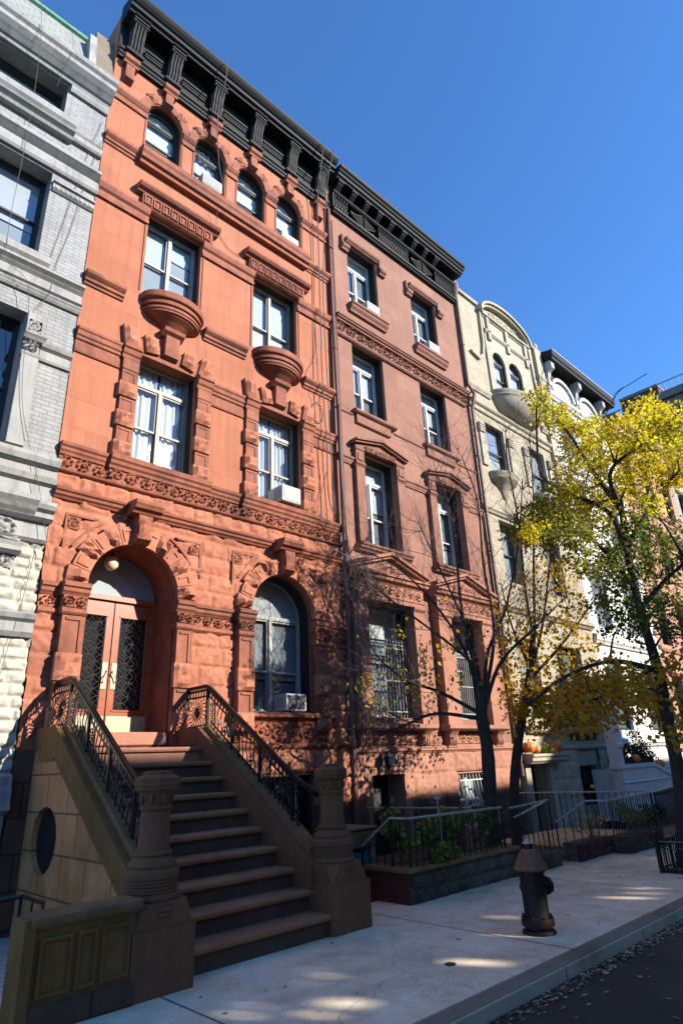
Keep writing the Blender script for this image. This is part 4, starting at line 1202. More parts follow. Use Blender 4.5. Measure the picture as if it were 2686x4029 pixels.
for a, b in cols:
    for x0, x1 in ((a - .26, a - .01), (b + .01, b + .26)):
        m = MB(); m.box(x0, x1, -.08, .02, 6.16, 7.7); m.mould(x0 - .02, x1 + .02, 0, [(.08, 7.68), (.10, 7.72), (.08, 7.75)]); m.mould(x0 - .02, x1 + .05, 0, [(.10, 7.98), (.13, 8.02), (.16, 8.05), (.1, 8.1)]); m.box(x0, x1, -.07, .02, 8.05, 8.5)
        m.build('pilaster', 'whitetrim', wht)
        relief('carved_capital', 'whitetrim', wht, x0, x1, 7.75, 7.98, -.03, .10, .014, int(x0 * 10) + 90)
        relief('carved_panel', 'whitetrim', wht, x0 + .03, x1 - .03, 8.14, 8.36, -.07, .035, .014, int(x0 * 10) + 91)
wstrip('impost_course', [(2.38, WX1), (-.02, .28)], [(.03, 7.70), (.04, 7.74), (.02, 7.76), (.02, 7.9), (.06, 7.94), (.08, 8.0), (0, 8.04)])
wstrip('base_course', full, [(.03, 5.3), (.03, 5.62), (.08, 5.66), (.10, 5.74), (.06, 5.78), (.06, 5.88), (.12, 5.92), (.14, 6.0), (.14, 6.06), (0, 6.12)])
wstrip('frieze_course', full, [(.10, 5.04), (.14, 5.08), (.18, 5.12), (.16, 5.16), (.22, 5.2), (.25, 5.26), (.25, 5.31), (.03, 5.34)])
wstrip('pilaster_course', [(1.6, 2.62)], [(.16, 5.06), (.20, 5.1), (.24, 5.14), (.28, 5.2), (.33, 5.26), (.33, 5.33), (.03, 5.36)])
wstrip('frieze_course', [(2.0, WX1)], [(.05, 4.74), (.08, 4.78), (.05, 4.8), (.05, 4.98), (.06, 5.04)])
relief('carved_panel', 'whitetrim', wht, 2.05, 2.52, 4.72, 5.04, -.08, .06, .014, 71)
relief('carved_panel', 'whitetrim', wht, .4, 2.02, 4.72, 5.04, -.06, .06, .014, 72)
relief('carved_panel', 'whitetrim', wht, 2.1, 2.5, 4.32, 4.5, -.06, .06, .014, 73)
wstrip('impost_course', [(2.0, WX1)], [(.04, 3.40), (.07, 3.46), (.04, 3.48), (.04, 3.6), (.08, 3.64), (.1, 3.7), (0, 3.76)], -.02)
for a, b in cols: wstrip('capital_moulding', [(b - .0, b + .42)], [(.10, 4.5), (.14, 4.54), (.18, 4.6), (.2, 4.66), (.02, 4.7)])
for a, b in cols:
    window(wht, a, b, 12.9, 13.85, .3, 'fr_dark', 1, 0, False, [('screen', 0, 1, 0, .62), ('grey', 0, 1, .62, .9)], glass='glass2', seed=110)
    window(wht, a, b, 9.62, 11.56, .3, 'fr_dark', 1, 0, False, [('blind', 0, 1, .40, 1), ('grey', 0, 1, .12, .40)], glass='glass2', mid=.5, seed=111)
    window(wht, a, b, 6.15, 8.5, .3, 'fr_dark', 1, 0, False, [('blind', 0, .86, .3, 1), ('grey', 0, 1, .0, .3)], glass='glass2', mid=.45, seed=112)
    window(wht, a, b, 2.4, 4.5, .3, 'fr_dark', 1, 0, False, [('grey', 0, 1, .0, 1)], glass='glass2', mid=.45, seed=113)
# mansard
m = MB(); m.prism([(-.12, 14.43), (.44, 16.05), (.6, 16.05), (.6, 14.43)], WX0, 2.36, 'x'); m.build('mansard_roof', 'slate', wht)
strip('roof_edge', 'green_copper', [(WX0, 2.40)], [(.04, 15.98), (.10, 16.02), (.10, 16.09), (0, 16.18)], wht, .46)
m = MB(); m.prism([(-.10, 14.43), (.22, 16.25), (3.0, 16.25), (3.0, 14.43)], 2.50, WX1 + .01, 'x'); m.build('party_wall_end', 'fargrey', wht)
m = MB(); m.prism([(-.14, 14.43), (.12, 15.9), (.3, 15.9), (.3, 14.43)], 2.36, 2.5, 'x'); m.build('party_wall_face', 'whitetrim', wht)
# ================================================================== CREAM HOUSE
crm = root('row_house', 'cream painted brick row house with curved gable and rounded stone balconies', 'row house', (17.5, 0, 0))
CX0, CX1 = 14.72, 20.30
C4 = [(16.52, 17.30), (17.56, 18.42)]; C3 = [(15.45, 16.52), (18.05, 19.12)]; C2 = [(15.45, 16.45), (17.95, 19.05)]; C1 = [(15.4, 16.5), (17.6, 19.2)]
gab = [(CX0, -.3), (CX1, -.3), (CX1, 16.45), (19.35, 16.3)]
gc = 17.7
gab += [(gc + 1.62 * math.cos(t), 16.25 + .72 * math.sin(t)) for t in [math.pi * k / 16 for k in range(1, 16)]]
gab += [(16.05, 16.3), (CX0, 16.45)]
mb = MB()
def carch(a, b, z0, zs): return arch_loop(a, b, z0, zs, 12)
wall(mb, gab, [carch(a, b, 13.05, 14.40) for a, b in C4] + [rect_loop(a, b, 9.72, 11.53) for a, b in C3] + [rect_loop(a, b, 6.3, 8.2) for a, b in C2] + [rect_loop(a, b, 2.6, 4.7) for a, b in C1[:1]] + [rect_loop(17.6, 19.2, 2.0, 4.7), rect_loop(15.02, 15.92, -.2, 1.46), rect_loop(17.83, 19.0, .3, 1.34)], 0, .4, .6)
mb.build('wall', 'cream', crm)
mb = MB(); mb.quad((CX0 + .02, .5, -.3), (CX0 + .02, 8, -.3), (CX0 + .02, 8, 16.3), (CX0 + .02, .5, 16.3)); mb.quad((CX1 - .02, .5, -.3), (CX1 - .02, 8, -.3), (CX1 - .02, 8, 16.3), (CX1 - .02, .5, 16.3)); mb.quad((CX0, .5, 16.2), (CX1, .5, 16.2), (CX1, 8, 16.2), (CX0, 8, 16.2)); mb.build('side_wall', 'cream', crm)
interior(crm, CX0 + .05, CX1 - .05, -.3, 16.2)
def cstrip(name, segs, prof, y=0.0, mat='creamtrim'): return strip(name, mat, segs, prof, crm, y)
m = MB()                                             # smooth dormer frame, arched cap and scrolls
fr_out = [(16.2, 12.75), (19.2, 12.75), (19.2, 16.2), (16.2, 16.2)]
wall(m, fr_out, [carch(a, b, 13.05, 14.40) for a, b in C4], -.07, .1, .1)
m.build('gable_panel', 'creamtrim', crm)
m = MB()
n = 18
for p, d0, d1 in ((.16, .0, .10), (.24, .10, .2)):
    i_ = [(gc + (1.5 + d0) * math.cos(math.pi * k / n), 16.2 + (.60 + d0) * math.sin(math.pi * k / n)) for k in range(n + 1)]
    o_ = [(gc + (1.5 + d1) * math.cos(math.pi * k / n), 16.2 + (.60 + d1) * math.sin(math.pi * k / n)) for k in range(n + 1)]
    m.prism(i_ + o_[::-1], -p, .1, 'y')
m.mould(16.15, 19.25, 0, [(.10, 16.02), (.13, 16.06), (.18, 16.08), (.18, 16.16), (.08, 16.2)])
m.mould(16.2, 19.2, 0, [(.09, 15.35), (.12, 15.38), (.15, 15.42), (.15, 15.48), (.08, 15.52)])
for x in (16.35, 17.55, 18.85): m.box(x, x + .18, -.15, -.06, 15.1, 16.05)
m.build('gable_moulding', 'creamtrim', crm)
relief('gable_carving', 'creamtrim', crm, 16.8, 18.6, 16.24, 16.6, -.02, .06, .02, 81)
for s, x in ((-1, 16.15), (1, 19.25)):
    m = MB()
    pts = [(x + s * .02, 16.1), (x + s * .05, 15.4), (x + s * .08, 14.7), (x + s * .2, 14.2), (x + s * .5, 13.95), (x + s * .9, 14.05)]
    inner = [(p[0] + s * .09, p[1] + .07) for p in pts]
    m.prism(pts + inner[::-1], -.10, .02, 'y'); m.build('scroll', 'creamtrim', crm)
cstrip('parapet_coping', [(CX0, 16.0)], [(.08, 16.40), (.10, 16.5), (0, 16.56)]); cstrip('parapet_coping', [(19.4, CX1)], [(.08, 16.40), (.10, 16.5), (0, 16.56)])
m = MB()
for x in (14.86, 20.16): m.lathe(x, .06, [(.13, 16.5), (.13, 16.55), (.08, 16.58), (.13, 16.66), (.14, 16.74), (.10, 16.83), (.0, 16.87)], 12)
m.build('finial', 'creamtrim', crm, True)
for x in (19.75,):
    m = MB(); m.box(x, x + .5, -.12, .02, 9.0, 16.4)
    for z in (15.0, 12.4, 11.0, 9.6): m.mould(x - .03, x + .53, 0, [(.12, z), (.16, z + .05), (.16, z + .12), (.12, z + .16)])
    m.build('pilaster', 'creamtrim', crm)
cstrip('string_course', [(CX0, 16.0), (19.3, 19.72)], [(.05, 12.55), (.07, 12.6), (.10, 12.64), (.12, 12.7), (.12, 12.76), (0, 12.82)])
cstrip('string_course', [(CX0, 19.72)], [(.05, 11.82), (.07, 11.86), (.04, 11.88), (.04, 11.98), (.10, 12.02), (.13, 12.06), (.13, 12.1), (0, 12.16)])
m = MB(); m.lathe(17.62, 0, [(.05, 12.10), (.5, 12.16), (.95, 12.28), (1.25, 12.48), (1.38, 12.66), (1.40, 12.74), (1.46, 12.78), (1.46, 12.84), (1.5, 12.88), (1.5, 12.96), (.05, 13.0)], 28, math.pi, 2 * math.pi, 1, .52); m.build('balcony', 'creamtrim', crm, True)
for a, b in C3:
    c = (a + b) / 2
    m = MB(); m.lathe(c, 0, [(.02, 8.95), (.10, 9.0), (.2, 9.2), (.42, 9.42), (.62, 9.5), (.66, 9.56), (.66, 9.62), (.70, 9.66), (.7, 9.72), (.05, 9.75)], 20, math.pi, 2 * math.pi, 1, .62); m.build('balcony', 'creamtrim', crm, True)
    for x0 in (a - .42, b + .16):
        m = MB(); m.box(x0, x0 + .26, -.06, .02, 9.9, 11.0)
        for q in range(4): m.box(x0 - .02, x0 + .28, -.10, .02, 11.04 + q * .085, 11.09 + q * .085)
        m.build('wall_panel', 'creamtrim', crm)
cstrip('string_course', [(CX0, CX1)], [(.05, 8.3), (.08, 8.36), (.12, 8.4), (.12, 8.48), (0, 8.54)])
cstrip('string_course', [(CX0, CX1)], [(.05, 5.4), (.10, 5.46), (.16, 5.5), (.16, 5.6), (0, 5.7)])
cstrip('water_table', [(CX0, CX1)], [(.05, 1.76), (.09, 1.8), (.09, 1.86), (0, 1.9)])
cstrip('window_sill', [(17.4, 19.4), (15.3, 16.6)], [(.1, 2.2), (.16, 2.26), (.16, 2.34), (0, 2.38)])
rock_wall('rock_base', 'creamtrim', crm, 16.0, 17.75, -.3, 1.76, -.03, .44, .85, .05, .045, 82); rock_wall('rock_base', 'creamtrim', crm, 19.05, CX1, -.3, 1.76, -.03, .44, .85, .05, .045, 83)
mb = MB(); mb.mould(14.78, 16.62, 0, [(.30, 1.46), (.34, 1.50), (.38, 1.53), (.38, 1.60), (.42, 1.63), (.42, 1.69), (.02, 1.70)]); mb.build('door_canopy', 'creamtrim', crm)
for bx in ((14.78, 15.02), (15.92, 16.16)): MB().box(bx[0], bx[1], -.14, .02, -.3, 1.47).build('door_pilaster', 'creamtrim', crm)
mb = MB(); mb.box(15.02, 15.92, .3, .36, -.2, 1.46); mb.build('basement_door', 'fr_dark', crm)
for i, (a, b) in enumerate(C4): window(crm, a, b, 13.05, 14.40, .03, 'fr_dark', 1, 0, True, [('blind', 0, 1, .0, 1)], seed=120 + i)
for i, (a, b) in enumerate(C3): window(crm, a, b, 9.72, 11.53, .12, 'fr_dark', 1, 0, False, [('grey', 0, 1, .4, 1), ('white', .0, 1, 0, .4)] if i == 0 else [('blind', 0, 1, .5, 1), ('grey', 0, 1, 0, .5)], glass='glass2', seed=122 + i)
for i, (a, b) in enumerate(C2): window(crm, a, b, 6.3, 8.2, .22, 'fr_dark', 1, 0, False, [('grey', 0, 1, 0, 1)], seed=124 + i)
window(crm, 15.4, 16.5, 2.6, 4.7, .22, 'fr_dark', 1, 0, False, [('grey', 0, 1, 0, 1)], seed=126)
w = window(crm, 17.6, 19.2, 2.0, 4.7, .22, 'fr_dark', 2, 0, False, [('screen', 0, 1, 0, 1)], seed=127)
window(crm, 17.83, 19.0, .3, 1.34, .22, 'fr_dark', 2, 0, False, [('screen', 0, 1, 0, 1)], seed=128)
g = MB()
for k in range(14): g.tube([(17.65 + .115 * k, -.03, 2.02), (17.65 + .115 * k, -.03, 3.6)], .012, 5)
g.box(17.61, 19.19, -.045, -.015, 2.2, 2.23); g.box(17.61, 19.19, -.045, -.015, 3.4, 3.43); g.build('window_grille', 'iron', w)

# ================================================================== WHITE STONE HOUSE WITH DARK EAVES
wh2 = root('row_house', 'bright white stone row house with dark deep eaves beyond the cream house', 'row house', (24, 0, 0))
H0, H1 = 20.32, 25.95
cw = [(20.93, 22.12), (23.65, 24.85)]
mb = MB()
wall(mb, rect_loop(H0, H1, -.3, 16.0), [rect_loop(a, b, z, z + 2.0) for a, b in cw for z in (12.2, 8.9, 5.6)] + [rect_loop(a, b, 2.3, 4.6) for a, b in cw], 0, .3, 8)
mb.build('wall', 'white2', wh2); interior(wh2, H0 + .05, H1 - .05, -.3, 15.9, 1.2)
m = MB(); m.box(H0 + .02, H1, -.50, .02, 15.97, 16.10); m.mould(H0, H1 + .02, 0, [(.50, 16.08), (.53, 16.12), (.55, 16.16), (.55, 16.36), (.05, 16.48)]); m.build('eaves', 'cornice', wh2)
strip('gutter', 'railtop', [(H0 + .02, H1)], [(.54, 16.34), (.575, 16.36), (.575, 16.40), (.5, 16.42)], wh2)
m = MB(); m.box(H0 + .03, H1, -.04, .02, 14.86, 15.97); m.build('frieze', 'cornice', wh2)
for x in (20.36, 22.62, 24.82):
    b = MB(); b.prism([(0, 14.86), (-.14, 14.86), (-.17, 15.25), (-.20, 15.3), (-.24, 15.5), (-.36, 15.6), (-.38, 15.97), (0, 15.97)], x, x + .20, 'x')
    for z0, z1, p_ in ((14.92, 15.22, .20), (15.6, 15.92, .42)): b.mould(x - .02, x + .22, 0, [(p_ - .05, z0), (p_, z0 + .04), (p_, z1 - .04), (p_ - .05, z1)])
    b.build('bracket', 'fr_grey', wh2)
for x in (21.6, 23.82):
    b = MB(); n = 14
    i_ = [(x + .80 * math.cos(math.pi * k / n), 14.92 + .62 * math.sin(math.pi * k / n)) for k in range(n + 1)]
    o_ = [(x + .94 * math.cos(math.pi * k / n), 14.92 + .76 * math.sin(math.pi * k / n)) for k in range(n + 1)]
    b.prism(i_ + o_[::-1], -.16, .0, 'y'); b.build('arched_moulding', 'fr_white', wh2)
    b = MB(); i_ = [(x + .74 * math.cos(math.pi * k / n), 14.92 + .56 * math.sin(math.pi * k / n)) for k in range(n + 1)]
    b.prism(i_, -.07, .0, 'y'); b.build('arched_panel', 'fr_grey', wh2)
strip('string_course', 'white2', [(H0, H1)], [(.08, 14.50), (.10, 14.56), (.16, 14.62), (.18, 14.74), (.06, 14.85)], wh2)
for z in (11.6, 8.3, 5.0, 1.8): strip('string_course', 'white2', [(H0, H1)], [(.06, z), (.1, z + .08), (.14, z + .12), (.14, z + .22), (0, z + .28)], wh2)
for a, b in cw:
    for z in (10.9, 7.6): strip('window_hood', 'white2', [(a - .2, b + .2)], [(.08, z + .05), (.12, z + .12), (.2, z + .18), (.2, z + .26), (0, z + .32)], wh2)
    for z in (12.2, 8.9, 5.6): window(wh2, a, b, z, z + 2.0, .08, 'fr_white', 1, 0, False, [('grey', 0, 1, 0, 1)], glass='glass2', seed=int(z))
    window(wh2, a, b, 2.3, 4.6, .1, 'fr_dark', 1, 0, False, [('screen', 0, 1, 0, 1)], seed=5)

# ================================================================== houses further along the block
def far_house(x0, x1, H, mat, label, cornicemat, seed):
    h = root('row_house', label, 'row house', ((x0 + x1) / 2, 0, 0))
    n = 3; w = (x1 - x0) / n
    cols = [(x0 + w * k + w * .26, x0 + w * k + w * .74) for k in range(n)]
    m = MB()
    rows = [2.3 + 3.25 * k for k in range(int((H - 3) / 3.25) + 1)]
    wall(m, rect_loop(x0, x1, -.3, H), [rect_loop(a, b, z, z + 2.0) for a, b in cols for z in rows], 0, .28, 8)
    m.build('wall', mat, h)
    interior(h, x0 + .05, x1 - .05, -.3, H - .1, 1.0)
    strip('cornice', cornicemat, [(x0, x1 + .05)], corn(.6, H - .7, H + .2), h)
    for z in rows:
        strip('string_course', mat, [(x0 + .01, x1)], [(.06, z - .3), (.12, z - .2), (.12, z - .12), (0, z - .06)], h)
        for a, b in cols:
            strip('window_hood', mat, [(a - .15, b + .15)], [(.08, z + 2.03), (.16, z + 2.12), (.16, z + 2.22), (0, z + 2.28)], h)
            window(h, a, b, z, z + 2.0, .18, 'fr_dark', 1, 0, False, [('grey', 0, 1, .3 * ((seed + int(a)) % 3), 1)], glass='glass2', seed=seed)
    return h
far_house(25.97, 33.0, 15.6, 'peach', 'peach pink row house beyond the white house with dark eaves', 'peach', 3)
far_house(33.02, 40.0, 15.9, 'whitetrim', 'pale grey row house farthest along the block, past the peach one', 'fargrey', 4)
# corner block on the far avenue
av = root('apartment_block', 'tall dark brick apartment block closing the far end of the street', 'apartment block', (56, 8, 0))
m = MB(); m.box(55, 75, 5.0, 8.4, -1, 32.3); m.build('wall', 'farbrick', av)
m = MB(); m.box(55.2, 75, 8.4, 26, -1, 30.4); m.build('wall', 'farbrick', av)
m = MB(); m.box(54.6, 75, -30, 4.99, -1, 30.2); m.build('stone_wing', 'fargrey', av)
m = MB(); m.box(53.8, 75.5, -31, 4.98, 30.3, 31.0); m.box(54.2, 75.2, -30.5, 4.97, 29.3, 30.3); m.build('cornice', 'fargrey', av)
m = MB(); m.box(54.9, 75, 4.95, 8.45, 32.3, 32.6); m.build('parapet', 'fargrey', av)
m = MB()
for y in range(56): m.box(54.3, 54.36, -26 + y * .55, -25.94 + y * .55, 31.0, 32.1)
m.box(54.28, 54.38, -26, 4.9, 32.1, 32.2); m.build('roof_railing', 'railtop', av)
m = MB()
for y in range(30): m.box(55.3, 55.36, 8.5 + y * .4, 8.55 + y * .4, 30.4, 31.7)
m.box(55.28, 55.38, 8.46, 20.5, 31.7, 31.8); m.build('roof_railing', 'railtop', av)
for y in range(9):
    for z in range(9):
        w = MB(); w.box(54.5, 54.62, -26 + y * 3.3, -24.6 + y * 3.3, 2 + z * 3.1, 4.0 + z * 3.1); w.build('window', 'screen', av)

# ================================================================== houses across the street (behind the camera, their roofs draw the shadow line)
def opp_house(x0, x1, H, openings=None):
    h = root('row_house', 'tan stone row house on the opposite side of the street', 'row house', ((x0 + x1) / 2, -21, 0), 'row houses across the street')
    n = 3; w = (x1 - x0) / n
    top = H if openings is None else 8.2
    for k in range(n):
        for z in [2.2 + 3.1 * q for q in range(int((top - 1.5) / 3.1))]:
            MB().box(x0 + w * k + w * .28, x0 + w * k + w * .72, -21.06, -20.98, z, z + 1.9).build('window', 'screen', h)
    MB().box(x0, x1, -30, -21, -.3, top).build('wall', 'opp', h)
    if openings is None: MB().box(x0, x1, -20.99, -20.6, H - .35, H + .002).build('cornice', 'opp', h)
    else:                                              # added unseen screen wall, pierced to throw sun patches on the sidewalk
        m = MB(); wall(m, rect_loop(x0, x1, 8.2, H), [rect_loop(x - a / 2, x + a / 2, z - b / 2, z + b / 2) for x, z, a, b in openings], -21.0, .1, .1)
        m.quad((x0, -20.9, H), (x1, -20.9, H), (x1, -21.0, H), (x0, -21.0, H)); m.build('sun_patch_screen', 'opp', h)
opp_house(-14, -6, 13.8); opp_house(-6, 1, 13.6); opp_house(1, 7, 13.5)
opp_house(7, 13.5, 13.4, [(11.93, 9.0, .25, .19), (11.64, 8.99, .14, .15), (11.55, 8.80, .26, .05), (12.74, 9.45, .12, .07), (12.58, 9.33, .09, .15), (12.37, 9.31, .12, .07), (11.50, 9.24, .10, .16), (11.72, 9.28, .08, .12), (13.24, 8.89, .20, .27)])
opp_house(13.5, 18.6, 13.15, [(14.34, 9.02, .14, .26), (15.16, 9.3, .14, .14), (16.51, 8.92, .14, .30), (16.85, 8.9, .09, .24), (17.22, 8.96, .11, .22)])
opp_house(18.6, 27.9, 12.72, [(20.25, 9.43, .14, .12), (21.0, 9.3, .1, .15)])
opp_house(27.9, 31.6, 15.4); opp_house(31.6, 40, 12.9); opp_house(40, 48, 14.5); opp_house(48, 56, 15)
# ================================================================== STOOP OF THE RED HOUSE
stp = root('stoop', 'brownstone stoop of nine steps with carved newel posts and iron railings', 'stoop', (4.26, -1.8, 0))
SX0, SX1 = 3.42, 5.12
NR, RUN, RIS = 10, .288, .1955
y_first = -3.36
m = MB()
for k in range(NR):
    z = RIS * (k + 1) + .01
    y0 = y_first + RUN * k
    top = k == NR - 1
    m2 = MB()
    nose = [(y0 - .035, z - .055), (y0 - .045, z - .035), (y0 - .045, z - .012), (y0 - .033, z), (.1 if top else y0 + RUN + .04, z), (.1 if top else y0 + RUN + .04, z - .056)]
    m2.prism(nose, SX0 - .02, SX1 + .02, 'x')
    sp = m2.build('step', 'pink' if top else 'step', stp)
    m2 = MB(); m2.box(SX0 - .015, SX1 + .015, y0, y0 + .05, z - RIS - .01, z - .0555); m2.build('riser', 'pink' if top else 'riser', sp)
m.box(SX0 - .03, SX1 + .03, y_first + .35, .0, -.3, .16); m.build('stoop_core', 'stoop', stp)
def cheek_poly():
    return [(-.02, -.35), (-.02, 2.24), (-.66, 2.24), (-.74, 2.20), (-3.10, .66), (-3.10, -.35)]
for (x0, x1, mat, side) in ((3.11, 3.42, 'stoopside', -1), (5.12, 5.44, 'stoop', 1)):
    m = MB()
    xi0, xi1 = (x0, x1 - .10) if side < 0 else (x0 + .10, x1)
    P_ = [(-.02, -.35), (-.02, 2.02), (-.70, 2.02), (-3.10, .46), (-3.10, -.35)]
    if side < 0:
        # outer wall with the round opening, built of real ring faces
        wm = MB(); c = (-.66, .965); n = 28
        loopo = [(c[0] + .385 * math.cos(2 * math.pi * k / n), c[1] + .36 * math.sin(2 * math.pi * k / n)) for k in range(n)]
        tri = geometry.tessellate_polygon([[Vector((p[0], p[1], 0)) for p in P_], [Vector((p[0], p[1], 0)) for p in loopo]])
        allp = P_ + loopo
        wm.add([(x0 + .012, p[0], p[1]) for p in allp], [tuple(t) for t in tri])
        wm.add([(x0 + .012, p[0], p[1]) for p in loopo] + [(x0 + .09, p[0], p[1]) for p in loopo], [(k, (k + 1) % n, n + (k + 1) % n, n + k) for k in range(n)])
        wm.build('cheek_wall', mat, stp)
        q = MB(); q.add([(x0 + .085, p[0], p[1]) for p in loopo], [tuple(range(n))]); q.build('opening', 'black', stp)  # black sheet inside the ring stands in for the dark of a hole
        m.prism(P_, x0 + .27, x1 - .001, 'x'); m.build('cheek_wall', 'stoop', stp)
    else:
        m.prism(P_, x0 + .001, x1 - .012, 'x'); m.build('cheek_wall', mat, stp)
    # coping: flat at the door, then down the slope, with a lower inner ledge and a raised kerb for the railing
    cp = MB()
    cp.prism([(-.02, 2.0), (-.02, 2.24), (-.68, 2.24), (-3.12, .645), (-3.12, .33), (-2.4, .80) if side < 0 else (-3.0, .45), (-.72, 1.88), (-.72, 1.84), (-.25, 1.84), (-.25, 2.0)] if side < 0 else [(-.02, 2.0), (-.02, 2.24), (-.68, 2.24), (-3.12, .645), (-3.12, .45), (-.70, 2.0)], x0 - .012, x1 + .012, 'x')
    cp.build('coping', 'moss' if side < 0 else 'stoop', stp)
    kb = MB(); xm = (x0 + x1) / 2
    kb.prism([(-.72, 2.21), (-.72, 2.25), (-.80, 2.235), (-3.0, .80), (-3.0, .71)], xm - .075, xm + .075, 'x')
    kb.build('kerb', 'coping', stp)

def newel(cx, cy, lift=0.0):
    r_ = bpy.data.objects.new('newel_post', None); COL.objects.link(r_); r_.parent = stp
    r_.matrix_parent_inverse = Matrix.Translation(-Vector(stp.location)); r_.location = (cx, cy, 0)
    def bl(m, nm, smooth=False):
        o = m.build(nm, 'stoop', None, smooth); o.parent = r_; o.matrix_parent_inverse = Matrix.Translation((-cx, -cy, 0)); return o
    m = MB(); h = .285
    m.box(cx - h, cx + h, cy - h, cy + h, -.05, .46); bl(m, 'plinth')
    m = MB(); h2 = h - .02; o = len(m.v)
    sq = [(-1, -1), (1, -1), (1, 1), (-1, 1)]
    b0 = [(cx + a * h2, cy + b * h2, .461) for a, b in sq]
    # square below turning octagonal above (chamfered corners)
    k = .115
    top = []
    for a, b in sq:
        pts = [(cx + a * (h2 - .0), cy + b * (h2 - k), .64), (cx + a * (h2 - k), cy + b * (h2 - .0), .64)]
        if a * b < 0: pts = pts[::-1]
        if a < 0 and b < 0: pts = pts
        top += pts
    # order counter-clockwise
    top = sorted(top, key=lambda p: math.atan2(p[1] - cy, p[0] - cx))
    b8 = sorted([(cx + a * h2 - (.001 * a if q else 0), cy + b * h2 - (0 if q else .001 * b), .461) for a, b in sq for q in (0, 1)], key=lambda p: math.atan2(p[1] - cy, p[0] - cx))
    m.add(b8 + top, [(i, (i + 1) % 8, 8 + (i + 1) % 8, 8 + i) for i in range(8)] + [tuple(range(8, 16))])
    for t in range(3): m.box(cx - .085 + .022 * t, cx + .085 - .022 * t, cy - h2 - .012 + .003 * t, cy - h2 + .01, .585 - .042 * t, .61 - .042 * t)
    for t in range(3): m.box(cx - h2 - .012 + .003 * t, cx - h2 + .01, cy - .085 + .022 * t, cy + .085 - .022 * t, .585 - .042 * t, .61 - .042 * t)
    bl(m, 'chamfered_block')
    m = MB()
    prof = [(.235, .64), (.24, .665), (.225, .68), (.222, .70), (.228, .705)]
    for z in (.715, .74, .765, .79): prof += [(.232, z), (.220, z + .008), (.220, z + .014), (.232, z + .02)]
    prof += [(.235, .83), (.233, .865), (.205, .885), (.212, .905), (.20, .935), (.168, .955), (.155, .975), (.168, .985), (.168, 1.005), (.142, 1.02)]
    m.lathe(cx, cy, prof, 28); bl(m, 'base', True)
    m = MB(); m.lathe(cx, cy, [(.142, 1.02), (.134, 1.10), (.124, 1.34), (.142, 1.345), (.146, 1.37), (.13, 1.38)], 24); bl(m, 'shaft', True)
    m = MB(); a8 = math.pi / 8
    m.lathe(cx, cy, [(.132, 1.38), (.138, 1.43), (.155, 1.475), (.19, 1.505), (.20, 1.51), (.20, 1.53), (.208, 1.54), (.208, 1.60), (.15, 1.63), (.135, 1.632), (.133, 1.655), (.09, 1.662)], 8, a8)
    
    for k in range(8):
        t = k * math.pi / 4
        m.lathe(cx + .135 * math.cos(t), cy + .135 * math.sin(t), [(.01, 1.39), (.022, 1.42), (.03, 1.455), (.012, 1.49)], 6)
    bl(m, 'capital')
    return r_
newel(3.088, -3.335); newel(5.43, -3.145)

